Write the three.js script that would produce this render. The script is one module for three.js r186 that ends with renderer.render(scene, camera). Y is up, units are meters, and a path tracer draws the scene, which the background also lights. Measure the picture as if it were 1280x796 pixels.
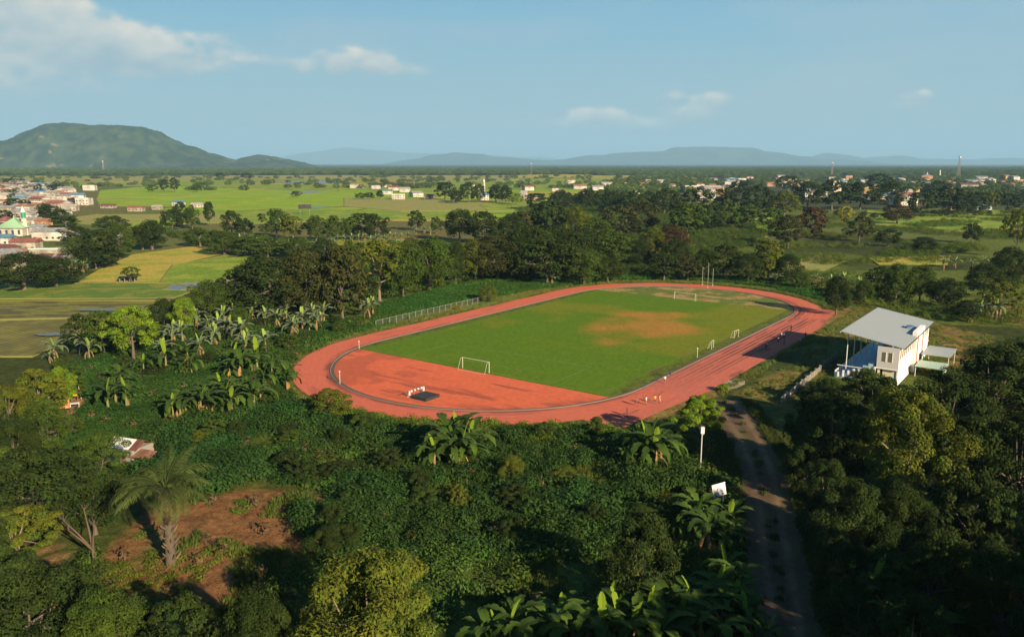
import * as THREE from 'three';
import { mergeGeometries } from 'three/addons/utils/BufferGeometryUtils.js';
import { MarchingCubes } from 'three/addons/objects/MarchingCubes.js';

// ---------------------------------------------------------------- camera, sky, sun, exposure
const scene = new THREE.Scene();
const camera = new THREE.PerspectiveCamera(43.41, 1280 / 796, 0.5, 120000);
camera.position.set(0, 44.05, 0);
camera.rotation.x = -0.192;
const renderer = new THREE.WebGLRenderer({ antialias: true });
renderer.toneMapping = THREE.LinearToneMapping;
renderer.toneMappingExposure = 2.6;
renderer.shadowMap.enabled = true;
const EXPOSURE = 2.6;
const SUN_TO = new THREE.Vector3(15.1, 10.3, 20.6).normalize();
const sun = new THREE.DirectionalLight(0xffe4c0, 5);
sun.target.position.set(10, 0, -170);
sun.position.copy(sun.target.position).addScaledVector(SUN_TO, 900);
sun.castShadow = true;
sun.shadow.mapSize.set(4096, 4096);
Object.assign(sun.shadow.camera, { left: -320, right: 320, top: 320, bottom: -320, near: 10, far: 2200 });
scene.add(sun, sun.target);
scene.fog = new THREE.FogExp2(new THREE.Color().setRGB(0.38, 0.71, 1.0), 5e-5);

// ---------------------------------------------------------------- small tools
function rng(seed) { let a = seed >>> 0; return () => { a = (a + 0x6d2b79f5) >>> 0; let t = a; t = Math.imul(t ^ (t >>> 15), t | 1); t ^= t + Math.imul(t ^ (t >>> 7), t | 61); return ((t ^ (t >>> 14)) >>> 0) / 4294967296; }; }
const lerp = (a, b, t) => a + (b - a) * t;
const clamp = (x, a = 0, b = 1) => Math.min(b, Math.max(a, x));
const sstep = (a, b, x) => { const t = clamp((x - a) / (b - a)); return t * t * (3 - 2 * t); };
function hash(x, y) { let h = Math.imul(x | 0, 374761393) + Math.imul(y | 0, 668265263); h = Math.imul(h ^ (h >>> 13), 1274126177); return ((h ^ (h >>> 16)) >>> 0) / 4294967296; }
function vnoise(x, y, period = 0) {
  const xi = Math.floor(x), yi = Math.floor(y), fx = x - xi, fy = y - yi, u = fx * fx * (3 - 2 * fx), v = fy * fy * (3 - 2 * fy);
  const w = period ? (k) => ((k % period) + period) % period : (k) => k;
  return lerp(lerp(hash(w(xi), w(yi)), hash(w(xi + 1), w(yi)), u), lerp(hash(w(xi), w(yi + 1)), hash(w(xi + 1), w(yi + 1)), u), v);
}
function fbm(x, y, oct = 4, period = 0) { let s = 0, a = 0.5, n = 0, f = 1; for (let i = 0; i < oct; i++) { s += a * vnoise(x * f + i * 17, y * f + i * 31, period ? period * f : 0); n += a; a *= 0.5; f *= 2; } return s / n; }
const toLin = (c) => { c /= 255; return c <= 0.04045 ? c / 12.92 : ((c + 0.055) / 1.055) ** 2.4; };
const toSrgb = (c) => Math.round(255 * clamp(c <= 0.0031308 ? c * 12.92 : 1.055 * c ** (1 / 2.4) - 0.055));

// ---------------------------------------------------------------- sky: clear air, paler towards the horizon, a few fair-weather clouds
function skyTexture() {
  const W = 3072, Hh = 1536, data = new Float32Array(W * Hh * 4);
  const stops = [[-90, 110, 140, 150], [0, 148, 177, 188], [3, 159, 188, 199], [6, 151, 189, 204], [9, 134, 184, 209], [12, 120, 176, 210], [25, 76, 134, 184], [50, 44, 92, 150], [90, 32, 70, 128]];
  const grad = (el) => { let i = 1; while (i < stops.length - 1 && el > stops[i][0]) i++; const a = stops[i - 1], b = stops[i], t = clamp((el - a[0]) / (b[0] - a[0])); return [1, 2, 3].map((k) => toLin(lerp(a[k], b[k], t)) / EXPOSURE); };
  // clouds: [azimuth from the view axis, elevation, half width, half height (degrees), density]
  const C = [[-35, 10.0, 5, 1.7, 1.5], [-31.8, 9.0, 3.6, 1.3, 1.4], [-28.6, 8.2, 3.6, 1.1, 1.3], [-25.6, 7.2, 3.2, 1.0, 1.2], [-22.8, 6.6, 2.4, 0.7, 0.8], [-30, 6.6, 8, 1.4, 0.8], [-34, 4.8, 6, 1.2, 0.4], [-19.3, 7.8, 2, 0.6, 0.35], [-18, 6.6, 5, 0.9, 0.25], [-10.3, 6.9, 2.4, 0.75, 1.0], [-8.2, 6.2, 3.4, 0.45, 0.5], [-13, 6.4, 2.4, 0.5, 0.4],
    [5.4, 3.2, 1.4, 0.6, 0.9], [6.9, 3.0, 1, 0.55, 0.85], [10.7, 4.4, 0.8, 0.55, 0.8], [13.6, 4.0, 1.4, 0.6, 1.2], [12.3, 3.3, 1.6, 0.45, 0.9], [7.5, 2.8, 5, 0.9, 0.5], [26, 4.1, 0.9, 0.38, 1.2], [25.3, 3.6, 1.2, 0.25, 0.3], [-3, 3.2, 8, 0.9, 0.22], [18, 5.5, 7, 0.9, 0.18], [0, 9, 10, 1.2, 0.14], [20, 9.5, 9, 1.4, 0.14], [-22, 4, 8, 1, 0.2]];
  const R = rng(77);
  for (let k = 0; k < 70; k++) { const az = 40 + R() * 280; C.push([az > 180 ? az - 360 : az, 2.5 + R() * 9, 1.5 + R() * 5, 0.5 + R() * 1.3, 0.2 + R() * 0.7]); }
  const low = C.map(([, e, , h]) => e - 2.6 * h), high = C.map(([, e, , h]) => e + 2.6 * h);
  for (let j = 0; j < Hh; j++) {
    const el = ((j + 0.5) / Hh) * 180 - 90, g = grad(el);
    const near = []; for (let k = 0; k < C.length; k++) if (el > low[k] && el < high[k]) near.push(C[k]);
    for (let i = 0; i < W; i++) {
      const th = ((i + 0.5) / W - 0.5) * 2 * Math.PI, az = (Math.atan2(Math.cos(th), -Math.sin(th)) * 180) / Math.PI;
      let r = g[0], gg = g[1], b = g[2];
      // thin veils, over the whole sky
      if (el > 0 && el < 40) { const v = sstep(0.45, 0.8, fbm((az + 400) * 0.09, el * 0.45, 4)) * 0.3 * sstep(0, 3, el); r = lerp(r, toLin(178) / EXPOSURE, v); gg = lerp(gg, toLin(192) / EXPOSURE, v); b = lerp(b, toLin(200) / EXPOSURE, v); }
      if (near.length) {
        let m = 0, top = 0;
        for (const [ca, ce, w, h, d] of near) {
          let da = az - ca; if (da > 180) da -= 360; if (da < -180) da += 360;
          if (Math.abs(da) > 2.6 * w) continue;
          const dy = (el - ce) / h, q = Math.exp(-((da / w) ** 2) - (dy > 0 ? dy * dy : dy * dy * 0.7)) * d;
          m += q; top += q * clamp(0.5 + 0.5 * dy);
        }
        if (m > 0.02) {
          const n = fbm((az + 400) * 0.85, el * 1.5, 6), a = clamp(sstep(0.2, 0.62, m * (0.02 + 1.6 * n)) * 0.92), t = clamp(top / m + (n - 0.5) * 0.9);
          const lit = [lerp(160, 240, t), lerp(182, 230, t), lerp(193, 214, t)];
          r = lerp(r, toLin(lit[0]) / EXPOSURE, a); gg = lerp(gg, toLin(lit[1]) / EXPOSURE, a); b = lerp(b, toLin(lit[2]) / EXPOSURE, a);
        }
      }
      const o = (j * W + i) * 4; data[o] = r; data[o + 1] = gg; data[o + 2] = b; data[o + 3] = 1;
    }
  }
  const t = new THREE.DataTexture(data, W, Hh, THREE.RGBAFormat, THREE.FloatType);
  t.mapping = THREE.EquirectangularReflectionMapping; t.magFilter = t.minFilter = THREE.LinearFilter; t.needsUpdate = true;
  return t;
}
scene.background = skyTexture();
scene.environment = scene.background;

// ---------------------------------------------------------------- where things stand (metres; x right, -z ahead of the viewer)
const TREES = [
  [-11.7,-60.9,12.7,12.6,"b",6,"fg"], [12.6,-71.9,11.1,8.3,"b",0,"fg"], [-41.7,-62.2,11.3,10.4,"b",0,"fg"], [-33.2,-59.0,9.8,8.0,"b",1,"fg"], [-27.1,-59.0,9.3,8.0,"b",0,"fg"],
  [-50.4,-68.1,12.9,9.8,"b",0,"fg"], [-19.7,-57.1,11.1,5.8,"b",0,"fg"], [-56.8,-89.9,10.8,14.5,"b",0,"lf"], [-50.4,-89.9,8.2,8.7,"b",0,"lf"], [-57.1,-105.0,7.9,7.8,"b",1,"lf"],
  [-53.6,-80.7,7.5,8.3,"o",6,"lf"], [-65.3,-96.2,8.7,9.3,"b",1,"lf"], [-79.1,-119.7,10.2,8.8,"o",6,"lf"], [-77.3,-125.3,11.3,9.9,"o",6,"lf"], [-70.1,-114.5,9.7,7.2,"b",1,"lf"],
  [-72.0,-109.7,8.5,7.0,"b",0,"lf"], [-72.3,-125.3,3.4,3.9,"b",1,"lf"], [49.3,-93.8,16.9,13.6,"o",6,"rt"], [44.8,-105.0,13.2,11.7,"b",0,"rt"], [56.9,-119.7,12.0,11.3,"b",0,"rt"],
  [68.0,-119.7,12.7,12.6,"b",0,"rt"], [77.9,-124.2,15.5,15.0,"b",0,"rt"], [85.7,-125.3,16.2,13.8,"b",0,"rt"], [56.7,-93.8,13.6,11.1,"b",0,"rt"], [61.9,-91.6,14.9,11.8,"b",0,"rt"],
  [36.7,-80.0,11.1,8.3,"b",0,"rt"], [39.8,-69.4,11.1,8.0,"b",0,"rt"], [43.3,-64.4,10.8,8.6,"b",0,"rt"], [49.7,-68.1,12.9,7.5,"b",0,"rt"], [41.7,-80.0,10.2,7.8,"b",0,"rt"],
  [62.4,-135.9,8.8,8.5,"b",1,"rt"], [43.2,-106.8,9.5,6.8,"b",0,"rt"], [51.5,-83.5,10.5,8.1,"b",0,"rt"], [31.6,-57.1,11.3,7.1,"b",0,"rt"], [53.6,-131.5,8.5,6.9,"b",0,"rt"],
  [43.5,-111.3,11.4,7.3,"b",0,"rt"], [38.8,-99.9,8.9,5.5,"b",0,"rt"], [37.7,-89.9,9.5,6.4,"b",0,"rt"], [33.0,-75.1,8.4,5.4,"b",0,"rt"], [29.6,-63.8,8.5,5.3,"b",0,"rt"],
  [-85.5,-175.5,12.7,13.0,"o",2,"gd"], [-94.4,-180.0,10.9,10.7,"b",1,"gd"], [-85.5,-221.9,11.4,13.1,"b",1,"gd"], [-87.2,-208.7,9.3,6.8,"b",2,"gd"], [-94.6,-212.9,7.9,8.7,"b",0,"gd"],
  [-102.5,-184.8,9.3,6.8,"b",0,"gd"], [-70.5,-202.7,7.4,6.2,"b",1,"gd"], [-83.3,-145.7,7.0,6.1,"b",1,"gd"], [-82.7,-140.6,7.6,5.9,"b",2,"gd"], [-70.0,-229.0,17.8,26.1,"b",0,"bl"],
  [-82.3,-239.4,13.2,12.7,"b",0,"bl"], [-58.9,-226.6,19.9,16.2,"b",3,"bl"], [-48.4,-224.2,21.5,15.1,"b",3,"bl"], [-54.3,-234.1,17.7,11.9,"b",0,"bl"], [-43.2,-256.6,19.8,17.2,"o",6,"bl"],
  [-36.2,-262.9,18.1,14.9,"b",1,"bl"], [-29.0,-278.2,18.3,20.3,"b",1,"bl"], [-20.6,-291.4,15.9,7.7,"t",0,"bl"], [-13.9,-299.5,15.7,13.9,"b",6,"bl"], [-5.4,-299.5,17.5,25.4,"b",3,"bl"],
  [5.4,-299.5,21.7,20.0,"b",0,"bl"], [13.0,-291.4,17.1,23.6,"b",0,"bl"], [26.5,-291.4,13.0,17.7,"b",1,"bl"], [20.6,-314.7,19.0,22.2,"b",0,"bl"], [35.8,-295.4,9.6,13.7,"b",0,"bl"],
  [-47.0,-243.5,13.7,12.4,"b",0,"bl"], [-61.9,-303.7,14.7,7.4,"t",1,"bl"], [-48.2,-314.7,14.3,7.6,"b",1,"bl"], [-172.8,-280.0,12.8,26.1,"b",0,"vl"], [-165.7,-287.5,10.5,19.2,"b",0,"vl"],
  [-177.2,-342.0,15.8,22.0,"b",0,"vl"], [-194.8,-358.9,11.5,14.4,"b",1,"vl"], [-182.6,-371.1,16.3,14.9,"b",1,"vl"], [-176.3,-336.7,8.8,16.9,"b",0,"vl"], [-186.3,-413.2,14.8,20.7,"b",0,"vl"],
  [-191.3,-413.2,11.6,16.6,"b",0,"vl"], [-238.8,-437.9,10.0,17.5,"b",0,"vl"], [-311.5,-560.1,8.9,22.3,"b",1,"vl"], [-259.7,-520.6,10.3,26.0,"b",1,"vl"], [-349.9,-605.9,13.2,18.1,"b",0,"vl"],
  [-331.9,-589.8,10.5,20.0,"b",0,"vl"], [-372.4,-589.8,10.5,17.6,"b",0,"vl"], [-143.0,-297.4,6.0,6.6,"o",1,"vl"], [-230.0,-560.1,17.1,14.5,"b",0,"bb"], [-217.9,-546.3,14.0,13.1,"b",1,"bb"],
  [-216.4,-574.6,17.0,10.3,"t",0,"bb"], [-226.0,-533.1,13.7,16.0,"b",0,"bb"], [-173.8,-497.2,14.8,14.9,"b",0,"bb"], [-162.7,-486.2,11.6,14.6,"b",0,"bb"], [-140.2,-475.7,17.0,21.9,"b",1,"bb"],
  [-127.6,-465.7,14.8,14.0,"b",6,"bb"], [-111.7,-456.0,14.5,14.6,"b",1,"bb"], [-101.2,-456.0,14.5,13.7,"b",1,"bb"], [-89.4,-475.7,16.0,19.0,"b",0,"bb"], [-77.5,-456.0,15.4,15.5,"b",0,"bb"],
  [-94.0,-465.7,13.0,14.0,"b",1,"bb"], [-63.8,-533.1,13.7,13.8,"b",0,"bb"], [-48.2,-508.6,11.1,10.2,"b",1,"bb"], [-29.6,-456.0,18.1,21.0,"b",0,"bb"], [-15.8,-437.9,18.3,21.9,"b",0,"bb"],
  [0.0,-437.9,16.5,19.3,"b",0,"bb"], [-141.2,-391.1,11.0,19.6,"b",1,"bb"], [-126.5,-384.2,10.0,19.3,"b",1,"bb"], [-167.6,-429.3,9.9,17.2,"b",1,"bb"], [-115.6,-377.6,9.8,16.7,"b",1,"bb"],
  [-99.9,-371.1,9.7,14.9,"b",1,"bb"], [-84.8,-358.9,10.1,15.9,"b",0,"bb"], [-81.2,-976.8,22.9,25.1,"b",0,"cv"], [-50.0,-916.9,22.4,23.6,"b",0,"cv"], [-36.3,-916.9,20.6,12.7,"b",0,"cv"],
  [-18.2,-916.9,19.7,23.6,"b",0,"cv"], [-7.1,-898.6,19.3,19.6,"b",0,"cv"], [4.3,-863.9,13.5,15.4,"b",2,"cv"], [-62.3,-898.6,14.1,19.6,"b",0,"cv"], [-166.8,-1021.2,10.0,12.1,"b",0,"cv"],
  [-187.8,-998.5,7.8,13.8,"b",1,"cv"], [-176.0,-998.5,8.8,13.8,"b",0,"cv"], [-536.4,-1247.5,20.7,17.3,"b",0,"cv"], [-520.3,-1247.5,23.1,14.8,"b",0,"cv"], [-554.9,-1247.5,12.2,19.7,"b",1,"cv"],
  [-487.0,-1247.5,13.4,17.3,"b",1,"cv"], [-803.1,-2232.9,19.5,30.8,"b",0,"cv"], [-730.5,-2232.9,17.3,35.2,"b",0,"cv"], [-279.2,-1044.9,9.2,14.5,"b",1,"cv"], [81.2,-303.7,13.8,12.9,"b",0,"rw"],
  [73.6,-303.7,11.7,10.4,"b",0,"rw"], [88.0,-295.4,10.8,11.9,"b",0,"rw"], [96.8,-299.5,15.7,13.9,"b",6,"rw"], [102.0,-280.0,6.3,7.4,"b",1,"rw"], [101.6,-291.4,11.2,10.0,"b",0,"rw"],
  [67.4,-303.7,9.8,12.3,"b",3,"rw"], [58.2,-303.7,10.8,12.3,"b",0,"rw"], [122.1,-250.6,12.8,11.2,"b",1,"rw"], [129.7,-250.6,12.3,11.2,"b",1,"rw"], [134.8,-243.5,9.2,9.9,"b",0,"rw"],
  [122.6,-262.9,10.5,9.6,"b",0,"rw"], [157.2,-262.9,11.3,13.3,"b",0,"rw"], [175.7,-280.0,14.8,14.2,"b",0,"rw"], [95.5,-231.5,11.6,8.5,"b",0,"rw"], [111.9,-250.6,7.7,6.6,"b",1,"rw"],
  [128.9,-221.9,6.2,9.0,"b",0,"rw"], [140.8,-226.6,10.7,10.6,"o",6,"rw"], [178.3,-475.7,19.8,19.0,"b",4,"re"], [244.4,-589.8,14.0,12.9,"b",5,"re"], [283.1,-589.8,14.6,22.3,"b",4,"re"],
  [197.9,-456.0,14.5,17.3,"b",3,"re"], [202.0,-429.3,9.4,14.6,"b",0,"re"], [205.6,-398.2,8.0,13.6,"b",0,"re"], [257.0,-446.8,11.6,12.5,"b",0,"re"], [238.8,-377.6,22.6,12.9,"o",6,"re"],
  [418.1,-701.4,19.3,13.9,"o",6,"re"], [145.5,-421.1,17.6,16.9,"b",3,"re"], [165.0,-508.6,17.1,17.3,"b",1,"re"], [7.0,-465.7,17.6,21.4,"b",3,"rm"], [23.3,-465.7,23.0,26.1,"b",0,"rm"],
  [35.4,-442.3,20.6,17.7,"b",6,"rm"], [41.2,-391.1,17.9,19.6,"b",1,"rm"], [62.8,-465.7,20.8,26.1,"b",3,"rm"], [78.6,-491.6,21.9,24.5,"b",3,"rm"], [32.0,-353.1,15.9,17.8,"b",0,"rm"],
  [44.4,-339.4,15.3,18.4,"b",1,"rm"], [73.9,-368.0,15.8,17.7,"b",4,"rm"], [64.7,-368.0,14.7,14.8,"b",6,"rm"], [102.4,-465.7,23.0,23.3,"b",1,"rm"], [127.3,-520.6,18.0,20.8,"b",0,"rm"],
  [143.6,-533.1,20.0,21.3,"b",1,"rm"], [164.7,-560.1,16.0,20.1,"b",1,"rm"], [67.4,-326.6,13.2,14.5,"b",0,"rm"], [23.8,-314.7,11.1,14.0,"b",0,"rm"], [54.6,-339.4,11.9,13.7,"b",0,"rm"],
  [46.1,-774.3,18.2,26.1,"b",0,"rm"], [73.0,-774.3,19.7,27.7,"b",0,"rm"], [23.1,-774.3,16.7,26.1,"b",0,"rm"], [87.1,-701.4,19.3,27.9,"b",0,"rm"], [104.8,-680.0,21.4,27.0,"b",0,"rm"],
  [128.4,-680.0,22.7,29.7,"b",0,"rm"], [160.3,-701.4,24.1,30.7,"b",0,"rm"], [193.7,-736.0,22.4,29.2,"b",0,"rm"], [212.5,-701.4,24.8,32.1,"b",0,"rm"], [223.1,-659.8,20.8,28.9,"b",6,"rm"],
  [284.3,-774.3,25.8,35.3,"b",0,"rm"], [307.4,-774.3,28.8,40.0,"b",0,"rm"], [334.3,-774.3,27.3,35.3,"b",0,"rm"], [361.2,-774.3,25.8,35.3,"b",0,"rm"], [344.7,-680.0,21.4,27.0,"b",0,"rm"],
  [379.8,-701.4,24.8,34.8,"b",0,"rm"], [393.7,-701.4,19.3,27.9,"b",0,"rm"], [420.7,-724.1,19.9,25.9,"b",0,"rm"], [561.0,-1069.7,20.9,38.1,"b",0,"rm"], [567.2,-1247.5,29.1,49.3,"b",0,"rm"],
  [476.5,-774.3,16.7,30.7,"b",0,"rm"], [301.7,-1069.7,22.9,42.3,"b",0,"rm"], [425.4,-1247.5,26.7,37.0,"b",0,"rm"]
];
const BANANAS = [
  [-58.1,-134.1,5,"gd"], [-58.2,-136.8,4.6,"gd"], [-54.3,-134.1,5,"gd"], [-54.5,-136.8,5.2,"gd"], [-49.3,-135.0,5,"gd"],
  [-51.5,-138.7,4.6,"gd"], [-46.0,-136.8,5,"gd"], [-45.7,-139.7,4.6,"gd"], [-56.4,-160.5,5,"gd"], [-54.0,-164.3,5.4,"gd"],
  [-61.5,-180.0,5,"gd"], [-57.5,-181.6,5,"gd"], [-72.1,-189.9,4.6,"gd"], [-70.9,-169.7,4.8,"gd"], [-71.6,-178.5,4.6,"gd"],
  [-71.9,-198.9,4.6,"gd"], [-67.0,-193.4,5,"gd"], [-85.1,-210.8,4.6,"gd"], [-60.1,-168.4,4.4,"gd"], [-50.5,-163.0,4.6,"gd"],
  [-55.1,-145.7,4.2,"gd"], [-50.3,-145.7,4.4,"gd"], [-48.2,-150.0,4.6,"gd"], [-55.9,-208.7,5,"gd"], [-51.6,-206.7,5,"gd"],
  [-55.8,-198.9,4.6,"gd"], [-63.3,-210.8,4.6,"gd"], [-67.6,-215.1,4.4,"gd"], [-72.6,-219.6,4.4,"gd"], [-63.8,-221.9,4.6,"gd"],
  [-57.0,-221.9,4.6,"gd"], [-52.4,-218.4,4.6,"gd"], [-78.5,-226.6,4.4,"gd"], [-74.2,-229.0,4.4,"gd"], [-70.7,-231.5,4.2,"gd"],
  [-41.1,-224.2,5,"gd"], [-40.6,-229.0,4.6,"gd"], [-78.4,-202.7,4.4,"gd"], [-79.0,-215.1,4.2,"gd"], [-73.0,-141.6,5,"gd"],
  [-73.0,-138.7,4.6,"gd"], [-76.5,-151.1,4.8,"gd"], [-70.1,-139.7,4.6,"gd"], [-103.3,-175.5,4.6,"gd"], [-99.0,-180.0,4.8,"gd"],
  [-95.4,-175.5,4.4,"gd"], [-76.9,-124.2,5,"gd"], [-77.8,-129.0,4.6,"gd"], [-77.4,-117.6,4.6,"gd"], [-77.7,-121.2,4.4,"gd"],
  [-80.7,-184.8,4.4,"gd"], [-81.7,-193.4,4.4,"gd"], [-78.6,-175.5,4.4,"gd"], [-77.5,-163.0,4.2,"gd"], [-90.3,-230.3,4,"gd"],
  [-67.4,-163.0,4.2,"gd"], [-8.6,-110.4,7,"mc"], [-7.2,-109.7,6.6,"mc"], [-10.6,-111.6,6.4,"mc"], [-6.2,-112.2,6.2,"mc"],
  [-9.6,-113.5,6.6,"mc"], [-8.2,-114.9,6.8,"mc"], [-11.2,-109.1,5,"mc"], [19.4,-109.1,6.4,"lp"], [20.5,-108.5,6,"lp"],
  [18.7,-110.4,5.8,"lp"], [20.3,-111.6,6.2,"lp"], [21.8,-111.0,5.4,"lp"], [22.4,-89.9,5.2,"rd"], [23.4,-88.2,4.4,"rd"],
  [25.2,-87.4,4.2,"rd"], [25.8,-88.2,4.6,"rd"], [22.5,-85.4,4.8,"rd"], [24.2,-84.7,4.4,"rd"], [21.6,-87.8,4.6,"rd"],
  [0.0,-66.2,5,"bt"], [1.4,-65.0,4.6,"bt"], [3.6,-65.4,5,"bt"], [5.4,-64.4,5.2,"bt"], [7.0,-66.2,5,"bt"],
  [8.1,-64.9,5,"bt"], [9.7,-66.6,5.4,"bt"], [10.9,-65.4,5.2,"bt"], [12.5,-66.1,5,"bt"], [14.7,-68.3,5.2,"bt"],
  [15.7,-67.5,5,"bt"], [17.0,-69.4,5,"bt"], [18.7,-70.7,5,"bt"], [20.3,-72.1,4.8,"bt"], [20.3,-69.4,4.8,"bt"],
  [21.8,-71.3,4.4,"bt"], [22.9,-74.8,4.4,"bt"], [22.2,-76.7,4.6,"bt"], [21.8,-68.1,4.4,"bt"], [4.5,-68.1,4.4,"bt"],
  [-2.2,-64.9,4.8,"bt"], [9.3,-68.7,4.6,"bt"], [13.3,-64.4,5,"bt"], [17.2,-66.2,5,"bt"], [18.9,-65.4,4.8,"bt"],
  [40.7,-89.0,4.6,"ri"], [40.6,-85.4,4.6,"ri"], [36.6,-76.7,4.8,"ri"], [36.0,-72.9,5,"ri"], [36.1,-70.7,4.8,"ri"],
  [35.2,-66.2,5,"ri"], [37.7,-64.7,5,"ri"], [57.5,-89.0,5.2,"ri"], [59.9,-90.7,5,"ri"], [56.8,-89.9,5,"ri"],
  [58.6,-87.4,4.8,"ri"], [56.1,-85.4,4.6,"ri"], [42.2,-96.2,4.4,"ri"], [40.0,-80.0,4.4,"ri"], [62.8,-92.7,5,"ri"],
  [33.9,-73.6,4.4,"ri"], [45.2,-83.5,4.4,"ri"], [135.0,-226.6,5,"rb"], [138.8,-229.0,5,"rb"], [138.2,-224.2,5,"rb"],
  [130.1,-221.9,4.6,"rb"], [127.5,-280.0,4.6,"rb"], [133.2,-280.0,4.6,"rb"], [120.2,-272.9,4.6,"rb"], [113.3,-280.0,4.6,"rb"],
  [119.1,-283.7,4.6,"rb"], [127.9,-262.9,4.4,"rb"], [189.5,-339.4,4.6,"rb"], [192.0,-331.6,4.6,"rb"], [200.0,-336.7,4.6,"rb"],
  [180.3,-331.6,4.6,"rb"], [110.4,-287.5,4.4,"rb"], [124.1,-266.2,4.4,"rb"], [95.9,-287.5,4.6,"rb"], [103.1,-291.4,4.4,"rb"],
  [28.5,-321.8,5,"rb"], [33.6,-326.6,5,"rb"], [32.2,-336.7,5,"rb"], [14.5,-287.5,4.6,"rb"], [-68.9,-299.5,4.6,"rb"],
  [-75.1,-303.7,4.6,"rb"], [-74.6,-314.7,4.6,"rb"], [-68.0,-280.0,4.4,"rb"], [-128.3,-413.2,4.6,"fr"], [-121.7,-401.8,4.6,"fr"],
  [-120.6,-409.3,4.6,"fr"], [-114.2,-398.2,4.6,"fr"], [-113.0,-405.5,4.6,"fr"], [-106.8,-394.6,4.6,"fr"], [-105.5,-401.8,4.6,"fr"],
  [-99.6,-391.1,4.6,"fr"], [-150.5,-442.3,4.6,"fr"], [-144.1,-433.6,4.6,"fr"], [-145.3,-446.8,4.6,"fr"], [-136.7,-429.3,4.6,"fr"],
  [-97.8,-398.2,4.6,"fr"], [-91.8,-387.6,4.6,"fr"], [-90.2,-394.6,4.6,"fr"], [-90.3,-451.4,4.6,"fr"], [-85.0,-442.3,4.6,"fr"],
  [-82.2,-446.8,4.6,"fr"], [-77.1,-437.9,4.6,"fr"], [-75.1,-446.8,4.6,"fr"], [-67.3,-460.8,4.6,"fr"], [-62.3,-451.4,4.6,"fr"],
  [-60.5,-465.7,4.6,"fr"], [-55.8,-508.6,4.6,"fr"], [-50.6,-497.2,4.6,"fr"], [-47.7,-508.6,4.6,"fr"], [-92.9,-442.3,4.6,"fr"],
  [-97.4,-446.8,4.6,"fr"], [-190.3,-331.6,4.6,"fr"], [-183.6,-324.2,4.6,"fr"], [-187.8,-336.7,4.6,"fr"], [-179.6,-326.6,4.6,"fr"],
  [-184.4,-339.4,4.6,"fr"], [-177.6,-331.6,4.6,"fr"], [-186.8,-321.8,4.6,"fr"], [-177.1,-319.4,4.6,"fr"], [-172.6,-319.4,4.6,"fr"],
  [-186.3,-413.2,4.6,"fr"], [-70.8,-442.3,4.6,"fr"], [-69.3,-456.0,4.6,"fr"], [-58.3,-486.2,4.6,"fr"], [-98.6,-437.9,4.6,"fr"],
  [-146.6,-413.2,4.6,"fr"], [-154.1,-425.2,4.6,"fr"]
];
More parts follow.
